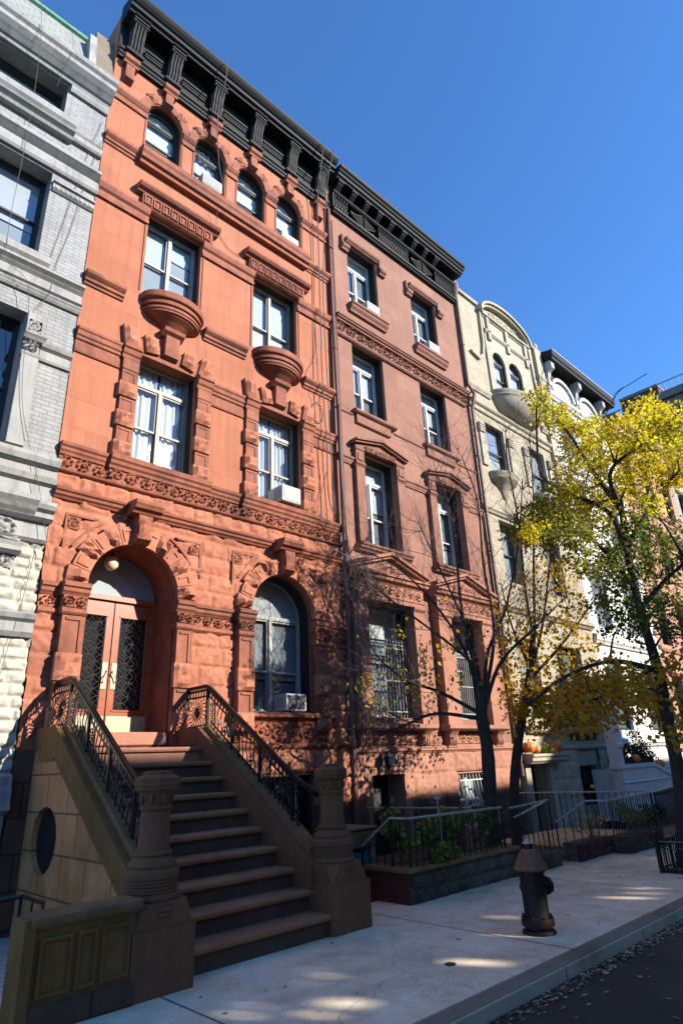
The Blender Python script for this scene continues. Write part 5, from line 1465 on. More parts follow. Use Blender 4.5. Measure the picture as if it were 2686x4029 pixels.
def railing(x, yb, sgn):
    rl = bpy.data.objects.new('railing', None); COL.objects.link(rl); rl.parent = stp; rl.matrix_parent_inverse = Matrix.Translation(-Vector(stp.location)); rl.location = (x, -1.5, 1)
    def bl(m, nm, mat='iron', smooth=False):
        o = m.build(nm, mat, None, smooth); o.parent = rl; o.matrix_parent_inverse = Matrix.Translation((-x, 1.5, -1)); return o
    top = lambda y: 2.80 + (y + .66) * .645 if y < -.66 else 2.80
    foot = lambda y: 2.28 + (y + .74) * .652 if y < -.74 else 2.24
    # handrail: moulded bar
    m = MB()
    def bar(p0, p1, w, h):
        (ya, za), (yb_, zb) = p0, p1
        m.prism([(ya, za), (yb_, zb), (yb_, zb + h), (ya, za + h)], x - w, x + w, 'x')
    path = [(-.03, 2.80), (-.62, 2.80), (-.72, 2.765), (-2.75, 2.80 + (-2.75 + .66) * .645), (-2.95, 1.37), (yb, 1.31)]
    for i in range(len(path) - 1):
        bar(path[i], path[i + 1], .034, .035); bar((path[i][0], path[i][1] + .034), (path[i + 1][0], path[i + 1][1] + .034), .022, .02)
    bl(m, 'handrail')
    # perforated apron under the handrail
    m = MB()
    ys = [-.10 - .075 * k for k in range(37)]
    m.prism([(-.05, 2.79), (-.66, 2.79), (-2.72, 1.455), (-2.72, 1.43), (-.665, 2.755), (-.05, 2.755)], x - .006, x + .006, 'x')
    m.prism([(-.05, 2.695), (-.68, 2.695), (-2.75, 1.355), (-2.75, 1.33), (-.685, 2.67), (-.05, 2.67)], x - .006, x + .006, 'x')
    for y in ys:
        if y < -2.7: break
        z = top(y); m.box(x - .005, x + .005, y - .014, y + .014, z - .12, z - .02)
    bl(m, 'apron')
    # posts
    for y in (-.10, -.66):
        m = MB(); m.box(x - .02, x + .02, y - .022, y + .022, 2.20, 2.80); bl(m, 'post')
    for y in (-1.30, -1.95, -2.60):
        m = MB(); m.box(x - .016, x + .016, y - .018, y + .018, foot(y) - .07, top(y)); bl(m, 'post')
    # sunburst panel between the two top posts and between post pairs
    m = MB(); cy, cz = -.38, 2.46
    for k in range(18):
        t = 2 * math.pi * k / 18
        pts = []
        for s in range(6):
            rr = .06 + .26 * s / 5; tt = t + .18 * math.sin(s * 1.9)
            y = max(-.64, min(-.12, cy + rr * 1.0 * math.cos(tt))); z = max(2.27, min(2.67, cz + rr * .85 * math.sin(tt)))
            pts.append((x, y, z))
        m.tube(pts, .009, 4)
    m.prism([(cy + .06 * math.cos(2 * math.pi * k / 12), cz + .06 * math.sin(2 * math.pi * k / 12)) for k in range(12)], x - .012, x + .012, 'x')
    bl(m, 'sunburst_panel')
    m = MB(); m.box(x - .008, x + .008, -.66, -.10, 2.255, 2.275); bl(m, 'panel_rail')
    # scroll panels next to the posts
    for y0 in (-.80, -1.42, -2.1):
        m = MB()
        for k in range(10):
            z = foot(y0) + .03 + (top(y0) - .14 - foot(y0) - .03) * k / 9
            yy = y0 + .03 * (-1) ** k
            m.tube([(x, yy + .026 * math.cos(a), z + .026 * math.sin(a)) for a in [2 * math.pi * q / 8 for q in range(9)]], .007, 4)
        m.box(x - .008, x + .008, y0 - .075, y0 - .06, foot(y0) - .1, top(y0) - .14)
        bl(m, 'scroll_panel')
    m = MB()
    m.prism([(-.76, 2.30), (-2.75, 1.0), (-2.75, 1.02), (-.76, 2.32)], x - .008, x + .008, 'x')
    bl(m, 'bottom_bar')
    # wavy balusters
    y = -.95; k = 0
    while y > -2.72:
        if min(abs(y - q) for q in (-1.30, -1.95, -2.60, -1.42, -2.1)) > .045:
            f, t = foot(y) + .03, top(y) - .13
            b = MB()
            b.tube([(x, y + .018 * math.sin(6.28 * u * 1.5 + 1), f - .06 + (t - f + .06) * u) for u in [i / 7 for i in range(8)]], .0085, 5)
            bl(b, 'baluster')
        y -= .088; k += 1
    # rosettes low down
    for y0 in (-1.12, -1.75, -2.35):
        m = MB()
        m.tube([(x, y0 + .06 * math.cos(q), foot(y0) + .12 + .06 * math.sin(q)) for q in [2 * math.pi * i / 12 for i in range(13)]], .008, 4)
        m.lathe(x, y0, [(.0, foot(y0) + .085), (.03, foot(y0) + .12), (.0, foot(y0) + .155)], 6); m.box(x - .006, x + .006, y0 - .06, y0 + .06, foot(y0) + .112, foot(y0) + .128)
        bl(m, 'rosette')
railing(3.255, -3.2, -1); railing(5.285, -3.05, 1)

# parapet wall left of the stoop
pw = root('parapet_wall', 'low mossy panelled stone wall beside the left newel post', 'wall', (2.45, -3.45, 0))
m = MB(); m.box(2.04, 2.83, -3.60, -3.40, -.05, .64); m.build('wall', 'moss', pw)
m = MB()
m.mould(2.0, 2.86, -3.60, [(.01, .62), (.04, .645), (.05, .67), (.05, .70), (.0, .715)]); m.box(1.99, 2.84, -3.60, -3.37, .64, .712); m.build('coping', 'coping', pw)
m = MB()
for x0, x1 in ((2.09, 2.33), (2.37, 2.52), (2.56, 2.79)):
    for a, b, c, d in ((x0, x1, .54, .565), (x0, x1, .2, .225), (x0, x0 + .022, .225, .54), (x1 - .022, x1, .225, .54)): m.box(a, b, -3.618, -3.59, c, d)
m.build('panel_rim', 'moss', pw)
m = MB(); m.box(2.02, 2.84, -3.63, -3.38, -.06, .16); m.build('plinth', 'darkbase', pw)
m = MB(); m.box(1.96, 2.04, -3.64, -3.36, -.05, .70); m.build('end_pier', 'moss', pw)

# ================================================================== GROUND
def gmat():
    m = NT('concrete_sidewalk')
    co = m.coord()
    a = m.noise(1.1, 6, .65, co); g = m.noise(60, 3, .6, co); sp = m.noise(7, 5, .7, co)
    c = m.mix(m.ramp(a, [(.36, 0.), (.64, 1.)]), (.82, .635, .425), (.58, .44, .29))
    md = m.noise(3.2, 6, .7, co)
    c = m.mix(.45, c, m.ramp(md, [(.3, .2), (.7, .85)]), 'OVERLAY')
    c = m.mix(.45, c, m.ramp(g, [(.3, .2), (.7, .95)]), 'OVERLAY')
    c = m.mix(m.ramp(sp, [(.60, 0.), (.72, .6)]), c, (.17, .14, .11))
    vg = m.n('TexVoronoi'); vg.inputs['Scale'].default_value = 2.2; m.l(co, vg.inputs[0])       # gum spots
    c = m.mix(m.ramp(vg.outputs['Distance'], [(.05, .85), (.075, .0)]), c, (.09, .08, .07))
    vc = m.n('TexVoronoi', feature='DISTANCE_TO_EDGE'); vc.inputs['Scale'].default_value = .3   # a few hairline cracks
    wv = m.n('TexNoise'); wv.inputs['Scale'].default_value = 2.5; m.l(co, wv.inputs[0])
    wm = m.n('MixRGB', blend_type='ADD'); wm.inputs[0].default_value = .35; m.l(co, wm.inputs[1]); m.l(wv.outputs['Color'], wm.inputs[2]); m.l(wm.outputs[0], vc.inputs[0])
    c = m.mix(m.ramp(vc.outputs['Distance'], [(.0, .35), (.004, .0)]), c, (.16, .13, .10))
    sx = m.n('SeparateXYZ'); m.l(co, sx.inputs[0])
    cb = m.n('CombineXYZ'); m.l(sx.outputs[0], cb.inputs[0]); m.l(sx.outputs[1], cb.inputs[1])
    br = m.n('TexBrick', offset=0.0)
    for k, v in (('Scale', 1.0), ('Brick Width', 3.08), ('Row Height', 60.0), ('Mortar Size', .012), ('Mortar Smooth', .2)): br.inputs[k].default_value = v
    br.inputs['Color1'].default_value = (1, 1, 1, 1); br.inputs['Color2'].default_value = (.93, .93, .92, 1); br.inputs['Mortar'].default_value = (.22, .21, .2, 1)
    m.l(cb.outputs[0], br.inputs['Vector'])
    c = m.mix(1.0, c, br.outputs[0], 'MULTIPLY')
    m.base(c); m.rough(.85, .25); n = m.bump(g, .35, .004); m.bump(a, .2, .02, n)
    return m.m
M['concrete'] = gmat()
def asphalt():
    m = NT('asphalt_road'); co = m.coord()
    a = m.noise(.8, 6, .65, co); g = m.noise(90, 3, .7, co); v = m.n('TexVoronoi'); v.inputs['Scale'].default_value = 70; m.l(co, v.inputs[0])
    c = m.mix(m.ramp(a, [(.35, 0.), (.7, 1.)]), (.058, .048, .037), (.038, .031, .024))
    c = m.mix(.5, c, m.ramp(g, [(.3, .1), (.75, .95)]), 'OVERLAY')
    pt = m.noise(.35, 3, .5, co)
    c = m.mix(m.ramp(pt, [(.5, 0.), (.56, .6)]), c, (.075, .062, .048))
    c = m.mix(m.ramp(v.outputs['Distance'], [(.0, .25), (.22, .0)]), c, (.16, .135, .11))
    m.base(c); m.rough(.9, .2); m.bump(g, .6, .006); return m.m
M['asphalt'] = asphalt()
m = MB(); m.quad((-300, -300, -.40), (300, -300, -.40), (300, 300, -.40), (-300, 300, -.40)); struct(m.build('ground', 'soil'))
m = MB(); m.box(-60, 80, -14.9, -5.68, -.20, -.11); struct(m.build('road', 'asphalt'))
m = MB(); m.box(-60, 52, -5.52, -2.55, -.38, 0.0); struct(m.build('sidewalk', 'concrete'))
m = MB(); m.box(-60, 52, -20.95, -14.9, -.18, 0.0); struct(m.build('far_sidewalk', 'concrete'))
m = MB(); m.prism([(-5.70, -.18), (-5.70, -.02), (-5.685, -.004), (-5.535, -.004), (-5.535, -.18)], -60, 52, 'x'); struct(m.build('kerb', stone('kerb_stone', (.60, .47, .32), (.44, .34, .23), 2, .3, .85, 50, stain=(.25, .19, .13), blocks=(1.6, 3, .012), mortar=.4)))
m = MB(); m.box(5.75, 52, -2.54, -.05, -.36, -.27); struct(m.build('areaway_paving', 'planter'))
m = MB(); m.box(-5, 3.1, -3.38, -.05, -.18, -.06); struct(m.build('areaway_floor', stone('pale_paver', (.50, .50, .48), (.40, .41, .40), 2, .3, .8, 40, blocks=(.2, .2, .014), mortar=.25)))
m = MB(); m.box(10.7, 12.0, -3.35, -2.6, .0, .012); struct(m.build('entry_slab', stone('pale_slab', (.5, .49, .46), (.42, .41, .39), 3, .2, .8, 50)))
# small ground marks
m = MB(); m.lathe(5.12, -4.93, [(.05, .003), (.05, .007), (.035, .008)], 14); tag(m.build('water_cover', 'iron'), 'small round iron cover set in the sidewalk', 'cover')

# ================================================================== FRONT GARDENS
gw = root('planter_wall', 'dark stone and brick planter wall in front of the brown house', 'planter', (8.0, -2.5, 0))
m = MB(); m.box(6.76, 9.26, -3.10, -2.92, -.05, .34); m.build('front_wall', 'planter', gw)
rock_wall('rough_face', 'planter', gw, 6.78, 9.27, -.02, .33, -3.10, .17, .25, .05, .025, 91)
m = MB(); m.box(6.74, 6.90, -3.09, -2.4, -.05, .335); m.build('end_wall', 'brickred', gw)
m = MB(); m.bbox(6.70, 9.30, -3.15, -2.88, .34, .40, .012); m.bbox(6.70, 6.94, -2.879, -2.36, .34, .40, .012); m.build('coping', 'coping', gw)
m = MB(); m.box(6.91, 9.25, -2.91, -1.3, .0, .28); m.build('soil_bed', 'soil', gw)
gw2 = root('planter_wall', 'low red stone planter wall right of the hydrant', 'planter', (11.9, -3, 0))
m = MB(); m.box(10.75, 12.0, -3.30, -3.05, -.05, .28); m.box(12.02, 13.55, -3.6, -3.3, -.05, .26); m.build('wall', 'planter', gw2)
rock_wall('rough_face', 'brickred', gw2, 10.75, 12.0, -.02, .28, -3.30, .15, .3, .05, .03, 92); rock_wall('rough_face', 'planter', gw2, 12.02, 13.55, -.02, .26, -3.60, .14, .3, .05, .03, 93)
m = MB(); m.box(10.8, 13.5, -3.04, -1.6, .0, .22); m.build('soil_bed', 'leaflitter', gw2)
m = MB(); m.box(9.34, 10.4, -3.2, -2.98, -.05, .22); tag(m.build('kerb_wall', 'planter'), 'short dark stone kerb between the two planter walls', 'kerb')

def iron_fence(label, posts, zt, zb, n_bar, mat='iron', top='railtop', group='iron railings along the front gardens', name='iron_fence', r=.009):
    """posts: polyline of (x, y); zt/zb: heights at each vertex"""
    f = root(name, label, 'fence', (posts[0][0], posts[0][1], 0), group)
    m = MB()
    for i in range(len(posts) - 1):
        m.tube([(posts[i][0], posts[i][1], zt[i]), (posts[i + 1][0], posts[i + 1][1], zt[i + 1])], .017, 6)
    m.build('top_rail', top, f)
    m = MB()
    for i in range(len(posts) - 1):
        m.tube([(posts[i][0], posts[i][1], zb[i] + .07), (posts[i + 1][0], posts[i + 1][1], zb[i + 1] + .07)], .010, 4)
    m.build('bottom_rail', mat, f)
    for i in range(len(posts) - 1):
        a, b = Vector(posts[i]), Vector(posts[i + 1]); L = (b - a).length
        n = max(1, int(L / n_bar))
        for k in range(n + 1):
            u = k / n; p = a.lerp(b, u)
            q = MB(); q.tube([(p.x, p.y, zb[i] * (1 - u) + zb[i + 1] * u), (p.x, p.y, zt[i] * (1 - u) + zt[i + 1] * u)], r * (1.6 if k in (0,) else 1), 5)
            q.build('bar', mat, f)
    return f
iron_fence('iron railing with sloping end around the planter of the brown house', [(6.80, -2.25), (6.80, -2.80), (6.80, -3.10), (9.02, -3.08)], [.60, .96, .96, .94], [.0, .36, .39, .39], .128)
iron_fence('straight iron railing running back to the wall of the brown house', [(9.02, -3.06), (9.02, -.25)], [.93, .89], [.2, .0], .14)
iron_fence('short iron railing between the two young tree trunks', [(9.24, -3.08), (10.42, -3.08)], [.91, .95], [.15, .15], .135)
iron_fence('low sloping iron handrail beside the short railing', [(9.46, -3.0), (9.92, -3.3)], [.76, .96], [.1, .1], .3)
iron_fence('iron railing with sloping end around the garden right of the hydrant', [(10.62, -3.06), (10.62, -3.64), (10.90, -3.90), (13.28, -3.66)], [.60, .93, .92, .92], [.0, .15, .2, .2], .12)
iron_fence('straight iron railing running back to the cream house', [(13.28, -3.64), (13.28, -.8)], [.93, .90], [.2, .0], .13)
fe = iron_fence('black iron fence with ring frieze right of the gardens', [(13.4, -3.66), (16.4, -3.4), (21, -3.3)], [.90, .96, .98], [.0, .0, .0], .10, 'iron', 'iron', r=.013)
m = MB()
for k in range(28): 
    x = 13.5 + .105 * k
    m.tube([(x + .03 * math.cos(q), -3.655 + .087 * (x - 13.4), .86 + .03 * math.sin(q)) for q in [6.2832 * i / 8 for i in range(9)]], .006, 4)
m.build('ring_frieze', 'iron', fe)
iron_fence('thin iron handrail at the lower left edge of the picture', [(1.70, -3.40), (1.99, -3.40), (2.35, -2.9)], [.82, .83, .68], [-.05, -.05, -.05], .26, 'iron', 'iron')
# stake, bin and slab
m = MB(); m.tube([(7.62, -3.0, .3), (7.58, -3.0, 1.15)], .010, 6); m.box(7.54, 7.62, -3.03, -2.97, 1.14, 1.18); tag(m.build('garden_stake', 'railtop'), 'thin pale stake standing in the planter behind the railing', 'stake')
tb = root('storage_bin', 'teal bin with dark lid behind the right newel post', 'bin', (7.0, -2.0, 0))
m = MB(); m.bbox(6.75, 7.13, -2.1, -1.6, -.02, .52, .02); m.build('bin_body', 'teal', tb); m = MB(); m.bbox(6.60, 7.2, -2.15, -1.55, .56, .78, .02); m.bbox(6.58, 7.22, -2.17, -1.53, .785, .82, .01); m.build('lid', 'coping', tb)

# ================================================================== CREAM/WHITE STOOP AND HEDGE
ws = root('stoop', 'white painted stoop wall in front of the white house with dark eaves', 'stoop', (20, -1, 0))
m = MB(); m.prism([(18.3, -.1), (18.3, 1.26), (20.55, 1.26), (22.1, .82), (22.1, -.1)], -1.0, -.72, 'y'); m.build('cheek_wall', 'white2', ws)
m = MB(); m.prism([(18.22, 1.22), (20.56, 1.22), (22.14, .77), (22.14, .87), (20.56, 1.33), (18.22, 1.33)], -1.04, -.68, 'y'); m.build('coping', 'white2', ws)
m = MB(); m.mould(18.3, 21.6, -1.0, [(.02, .84), (.03, .86), (.0, .9)]); m.build('band', 'white2', ws)
m = MB(); m.box(18.25, 18.5, -1.02, -.7, 1.33, 3.0); m.mould(18.2, 18.55, -1.02, [(.02, 1.75), (.05, 1.8), (.05, 1.86), (0, 1.9)]); m.build('pier', 'white2', ws)
m = MB(); m.box(18.5, 22.0, -.7, -.02, -.1, 1.2); m.build('stoop_core', 'white2', ws)

def leaf_cloud(mb, c, rad, n, size, rnd, flat=1.0, droop=.0, shape='leaf'):
    for _ in range(n):
        while True:
            p = Vector((rnd.uniform(-1, 1), rnd.uniform(-1, 1), rnd.uniform(-1, 1)))
            if p.length < 1: break
        p = Vector((c[0] + p.x * rad[0], c[1] + p.y * rad[1], c[2] + p.z * rad[2]))
        leaf(mb, p, size * rnd.uniform(.6, 1.25), rnd, droop)

def leaf(mb, p, s, rnd, droop=0.0):
    d = Vector((rnd.gauss(0, 1), rnd.gauss(0, 1), rnd.gauss(0, .8) - droop)).normalized()
    u = d.orthogonal(); u.rotate(Matrix.Rotation(rnd.uniform(0, 6.283), 3, d)); u.normalize()
    w = d.cross(u)
    k = .42
    mb.add([p, p + d * s * .35 + u * s * k + w * s * .06, p + d * s, p + d * s * .35 - u * s * k + w * s * .06], [(0, 1, 2), (0, 2, 3)])

rnd = random.Random(5)
hd = root('hedge', 'dark boxy hedge in a planter on the white stoop', 'hedge', (19.6, -.75, 1.2))
m = MB()
for k in range(26): leaf_cloud(m, (rnd.uniform(18.65, 20.6), rnd.uniform(-1.0, -.5), rnd.uniform(1.42, 1.8)), (.2, .16, .14), 70, .07, rnd)
for k in range(6): leaf_cloud(m, (rnd.uniform(19.8, 20.6), -.75, rnd.uniform(1.85, 2.2)), (.16, .14, .16), 30, .07, rnd)
m.build('foliage', 'hedge', hd)
m = MB(); m.box(18.6, 20.6, -1.0, -.5, 1.33, 1.5); m.build('planter_box', 'iron', hd)

def pumpkin(x, y, z, r, label, mat='pumpkin', sq=.82, group='pumpkins set out along the houses'):
    p = root('pumpkin', label, 'pumpkin', (x, y, z), group)
    m = MB(); n = 32; rings = 12; o = len(m.v)
    for j in range(rings + 1):
        t = math.pi * j / rings
        for k in range(n):
            a = 2 * math.pi * k / n
            rr = r * math.sin(t) * (1 - .10 * abs(math.sin(a * 4.5)) ** .7 * 1.0)
            zz = z + r * sq - r * sq * math.cos(t) * (1 - .25 * math.exp(-((math.sin(t)) * 3) ** 2))
            m.v.append((x + rr * math.cos(a), y + rr * math.sin(a), zz))
    for j in range(rings):
        for k in range(n):
            a = o + j * n + k; b = o + j * n + (k + 1) % n
            m.f.append((a, b, b + n, a + n))
    m.build('pumpkin_body', mat, p, True)
    s = MB(); s.tube([(x, y, z + 1.6 * r * sq), (x + .1 * r, y, z + 2.05 * r * sq), (x + .35 * r, y, z + 2.3 * r * sq)], [r * .14, r * .1, r * .09], 6); s.build('stem', 'stem', p)
    return p
pumpkin(14.93, -.22, 1.70, .18, 'large orange pumpkin at the left end of the cream canopy'); pumpkin(15.20, -.28, 1.70, .10, 'small orange pumpkin beside the large one on the cream canopy')
pumpkin(16.30, -.22, 1.70, .19, 'large red-orange pumpkin at the right end of the cream canopy'); pumpkin(16.08, -.30, 1.70, .09, 'small orange squash next to the large right pumpkin'); pumpkin(15.88, -.32, 1.70, .07, 'small pale yellow gourd among leaves on the cream canopy', 'gourd')
pumpkin(19.3, -1.0, 1.33, .15, 'dark red pumpkin in front of the hedge on the white stoop'); pumpkin(21.2, -.9, 1.13, .17, 'orange pumpkin on the sloping end of the white stoop')
m = MB(); leaf_cloud(m, (15.72, -.26, 1.82), (.2, .1, .12), 90, .08, rnd); tag(m.build('leaf_garland', 'shrub'), 'bunch of green leaves between the pumpkins on the cream canopy', 'leaves')

# garden plants behind the railings
def plant(label, c, rad, n, size, mat, name='garden_plant', st=5, seed=0):
    r2 = random.Random(seed)
    p = root(name, label, 'plant', (c[0], c[1], c[2] - rad[2]), 'plants in the front gardens')
    m = MB(); s = MB()
    for k in range(st):
        tip = (c[0] + r2.uniform(-1, 1) * rad[0] * .8, c[1] + r2.uniform(-1, 1) * rad[1] * .8, c[2] + r2.uniform(.2, .9) * rad[2])
        s.tube([(c[0] + r2.uniform(-.1, .1), c[1], c[2] - rad[2]), ((c[0] + tip[0]) / 2 + r2.uniform(-.08, .08), (c[1] + tip[1]) / 2, c[2]), tip], [.010, .007, .004], 4)
        leaf_cloud(m, tip, (rad[0] * .45, rad[1] * .5, rad[2] * .45), n // st, size, r2, droop=.4)
    m.build('foliage', mat, p); s.build('stem', 'stem', p)
plant('low leafy green plant at the corner of the planter behind the railing', (7.20, -2.85, .55), (.35, .22, .3), 420, .085, 'shrub', seed=1)
plant('tall yellowing plant near the left end of the railing', (6.98, -2.7, .80), (.22, .18, .30), 160, .11, 'shrub', seed=2)
plant('trailing vine spilling over the dark planter wall', (7.45, -3.10, .40), (.35, .12, .20), 330, .07, 'shrub', seed=3)
plant('mixed green plant in the middle of the planter', (8.05, -2.8, .62), (.35, .2, .32), 300, .08, 'shrub', seed=4)
plant('broad leaved green plant beside the young tree trunk', (8.75, -2.85, .62), (.22, .2, .36), 110, .12, 'shrub', seed=5)
plant('light green bushy plant over the right planter wall', (12.55, -3.45, .42), (.4, .25, .28), 420, .07, 'shrub', seed=6)
plant('dark trailing shrub at the right end of the right planter', (13.2, -3.55, .35), (.35, .2, .3), 380, .06, 'hedge', seed=7)
plant('thin brown plant in the middle of the right planter', (11.6, -3.2, .40), (.4, .2, .22), 120, .07, 'leaflitter', seed=8)

# ================================================================== TREES
G_UP= [ (9.78,-4.50,7.88,0.18),(10.70,-4.16,8.09,0.23),(10.26,-4.54,7.55,0.20),(11.01,-4.40,7.70,0.26),(11.20,-4.68,7.50,0.33),(9.62,-5.59,6.50,0.30),(9.58,-5.97,6.48,0.30),(12.20,-5.55,8.03,0.32),(10.44,-6.13,6.82,0.30),(10.44,-6.44,6.76,0.29),(12.79,-5.78,7.39,0.41),(11.05,-5.78,6.66,0.38),(12.02,-4.98,7.11,0.42),(10.79,-4.95,6.77,0.36),(11.13,-4.40,7.10,0.31),(9.60,-4.80,5.95,0.25),(11.16,-4.50,6.50,0.35),(12.00,-4.60,6.52,0.40),(11.11,-5.41,6.16,0.38),(11.91,-5.66,6.53,0.30),(11.74,-5.89,6.26,0.24),(9.75,-5.99,5.15,0.18),(11.42,-4.09,6.25,0.31),(10.81,-4.05,5.83,0.30),(9.84,-4.17,5.52,0.23),(8.98,-4.38,5.09,0.19),(11.74,-3.98,6.04,0.32),(10.73,-4.82,5.61,0.28),(11.47,-4.56,7.80,0.18),(11.83,-4.08,8.57,0.15),(11.91,-6.00,6.63,0.33) ]
G_DK= [ (12.13,-4.43,5.57,0.36),(10.72,-5.17,4.66,0.34),(12.03,-5.23,5.19,0.33),(11.05,-5.70,4.51,0.31),(12.30,-4.76,4.63,0.38),(12.25,-5.17,4.11,0.35),(9.91,-5.54,3.58,0.28),(9.90,-5.19,3.78,0.23),(10.09,-5.00,4.29,0.21),(12.59,-5.39,5.57,0.30),(10.91,-5.33,5.38,0.23),(11.23,-4.55,5.00,0.21),(10.31,-4.89,3.54,0.21),(11.00,-4.96,3.53,0.19),(10.47,-4.61,3.98,0.16),(10.73,-5.62,3.39,0.21),(11.18,-4.75,4.69,0.31),(11.28,-5.06,5.21,0.32) ]
G_GD= [ (10.94,-2.59,2.38,0.21),(10.44,-3.24,2.43,0.24),(11.32,-3.12,2.31,0.27),(11.26,-3.55,2.61,0.28),(11.83,-3.68,2.70,0.31),(10.97,-4.43,2.73,0.27),(9.46,-5.31,2.43,0.24),(11.77,-4.71,2.45,0.27),(12.17,-4.77,2.23,0.28),(11.13,-2.94,2.21,0.21),(10.40,-4.02,2.22,0.23),(10.98,-4.10,2.26,0.22),(9.49,-4.95,2.75,0.21),(11.24,-3.71,2.94,0.22),(10.90,-5.17,2.71,0.22),(10.04,-5.69,2.79,0.19),(8.76,-4.57,2.42,0.19),(11.57,-4.25,2.41,0.26),(11.11,-2.31,2.73,0.19),(9.32,-5.67,1.83,0.13),(10.79,-3.05,2.72,0.17) ]
T2= [ (11.03,-2.23,3.74,0.21),(10.70,-2.84,3.86,0.23),(11.16,-3.00,4.14,0.24),(12.30,-2.80,4.69,0.26),(12.64,-2.97,5.19,0.25),(10.40,-2.81,3.12,0.21),(11.68,-2.41,3.08,0.24),(10.89,-3.72,3.81,0.21),(12.18,-2.83,5.34,0.22),(11.21,-2.90,4.88,0.19),(12.01,-1.75,4.67,0.19),(12.42,-2.00,3.81,0.28),(11.66,-2.89,3.53,0.24),(12.34,-1.78,2.83,0.20),(11.54,-3.66,4.32,0.19),(10.45,-2.76,2.44,0.11),(12.15,-3.40,3.66,0.22),(10.77,-3.55,3.05,0.22) ]
T1= [ (7.76,-1.66,2.74,0.17),(8.19,-1.55,2.62,0.16),(8.64,-1.48,3.48,0.16),(8.14,-2.21,2.97,0.19),(8.21,-2.65,3.27,0.16),(8.77,-0.89,2.48,0.14),(7.82,-1.41,2.98,0.12),(9.39,-1.33,2.68,0.16),(9.52,-1.68,3.04,0.15),(8.40,-1.87,3.71,0.11),(9.03,-2.42,3.53,0.12),(9.17,-2.42,2.94,0.11),(8.62,-1.35,3.11,0.17) ]
G_LO = [(9.37,-4.02,5.49,0.18),(10.68,-3.67,6.10,0.24),(9.45,-4.59,5.65,0.24),(10.21,-3.78,5.43,0.21),(9.40,-4.66,5.07,0.24),(9.77,-4.77,5.00,0.23),(10.60,-3.38,5.54,0.19),(9.66,-4.69,4.73,0.20),(10.19,-4.00,5.15,0.19),(10.12,-4.63,4.61,0.18),(9.64,-3.66,5.37,0.14),(10.12,-4.47,5.62,0.23)]
LIMB = {
't1trunk': [(9.36, -2.66, 0.82), (9.39, -2.71, 1.79), (9.37, -2.69, 2.34)],
't1a': [(9.36, -2.67, 2.45), (9.33, -2.55, 3.38), (9.08, -2.18, 4.28), (8.8, -1.65, 5.03), (8.9, -0.81, 5.62)],
't1b': [(9.39, -2.72, 2.45), (9.37, -2.68, 3.52), (9.11, -2.42, 4.73), (9.16, -1.89, 6.02)],
't1c': [(9.4, -2.73, 2.48), (9.4, -2.95, 3.33), (9.56, -3.31, 4.04), (10.47, -3.25, 5.46), (10.06, -3.78, 6.54)],
't1d': [(9.37, -2.69, 2.34), (9.01, -2.14, 2.74), (8.29, -1.98, 2.94), (8.21, -1.4, 3.46), (8.26, -1.08, 4.15)],
't1e': [(9.42, -2.75, 2.55), (9.4, -3.13, 3.67), (9.66, -2.93, 4.95), (9.74, -2.93, 6.29), (8.83, -3.3, 6.79)],
't1f': [(9.36, -2.67, 2.27), (8.97, -2.03, 2.39), (8.51, -1.62, 2.2), (8.41, -1.09, 2.09)],
't1g': [(9.4, -2.72, 2.63), (9.25, -2.62, 4.14), (9.47, -2.5, 5.9), (9.45, -2.24, 7.12)],
't1h': [(9.41, -2.74, 2.45), (9.43, -3.17, 3.15), (9.59, -3.82, 3.65), (10.42, -4.05, 4.25)],
't1i': [(9.39, -2.72, 2.63), (9.5, -2.5, 3.25), (8.37, -1.75, 4.35), (8.19, -1.3, 4.83)],
't2trunk': [(10.33, -2.51, 1.01), (10.61, -2.58, 1.93), (11.13, -2.68, 3.02), (11.51, -2.74, 4.06)],
't2a': [(11.3, -2.58, 3.04), (11.53, -2.91, 4.03), (11.52, -3.29, 5.2), (11.65, -3.6, 6.28)],
't2b': [(11.4, -2.75, 3.78), (11.33, -2.78, 4.83), (11.34, -2.86, 6.24), (11.52, -2.73, 7.79), (11.17, -3.0, 8.43)],
't2c': [(11.32, -2.6, 3.04), (11.59, -3.23, 3.64), (12.09, -3.65, 4.31), (11.56, -4.41, 4.67)],
't2d': [(11.42, -2.79, 3.95), (11.53, -2.94, 5.29), (11.77, -3.06, 6.79), (11.47, -3.37, 8.15)],
't2e': [(11.34, -2.64, 3.2), (11.12, -2.48, 4.06), (11.37, -2.22, 5.06)],
't3trunk': [(10.95, -4.87, 0.04), (11.01, -5.04, 1.16), (11.02, -5.07, 2.19), (11.03, -5.09, 2.87), (11.01, -5.03, 3.89), (11.01, -5.04, 4.99), (11.03, -5.11, 5.9)],
't3a': [(11.01, -5.05, 4.67), (10.81, -4.95, 5.64), (10.38, -4.43, 6.13), (10.37, -4.01, 6.73), (10.82, -3.95, 8.39)],
't3b': [(11.03, -5.1, 5.47), (10.8, -5.11, 6.36), (10.95, -5.6, 6.74), (11.03, -6.26, 6.93)],
't3c': [(11.03, -5.1, 5.64), (11.02, -4.73, 6.66), (10.7, -4.58, 7.36), (11.08, -4.14, 8.09)],
't3d': [(11.03, -5.09, 2.87), (10.6, -4.51, 3.06), (10.23, -3.8, 2.84), (10.24, -3.11, 2.47)],
't3e': [(11.01, -5.04, 4.99), (11.34, -5.56, 5.83), (11.23, -6.13, 6.19)],
't3f': [(11.01, -5.03, 3.89), (11.01, -5.56, 4.31), (10.86, -5.96, 4.48)],
't3g': [(11.01, -5.04, 4.27), (10.8, -4.55, 5.25), (10.19, -4.01, 5.69)],
't3h': [(11.02, -5.07, 2.94), (10.95, -4.58, 2.71), (10.84, -3.98, 2.48)]}

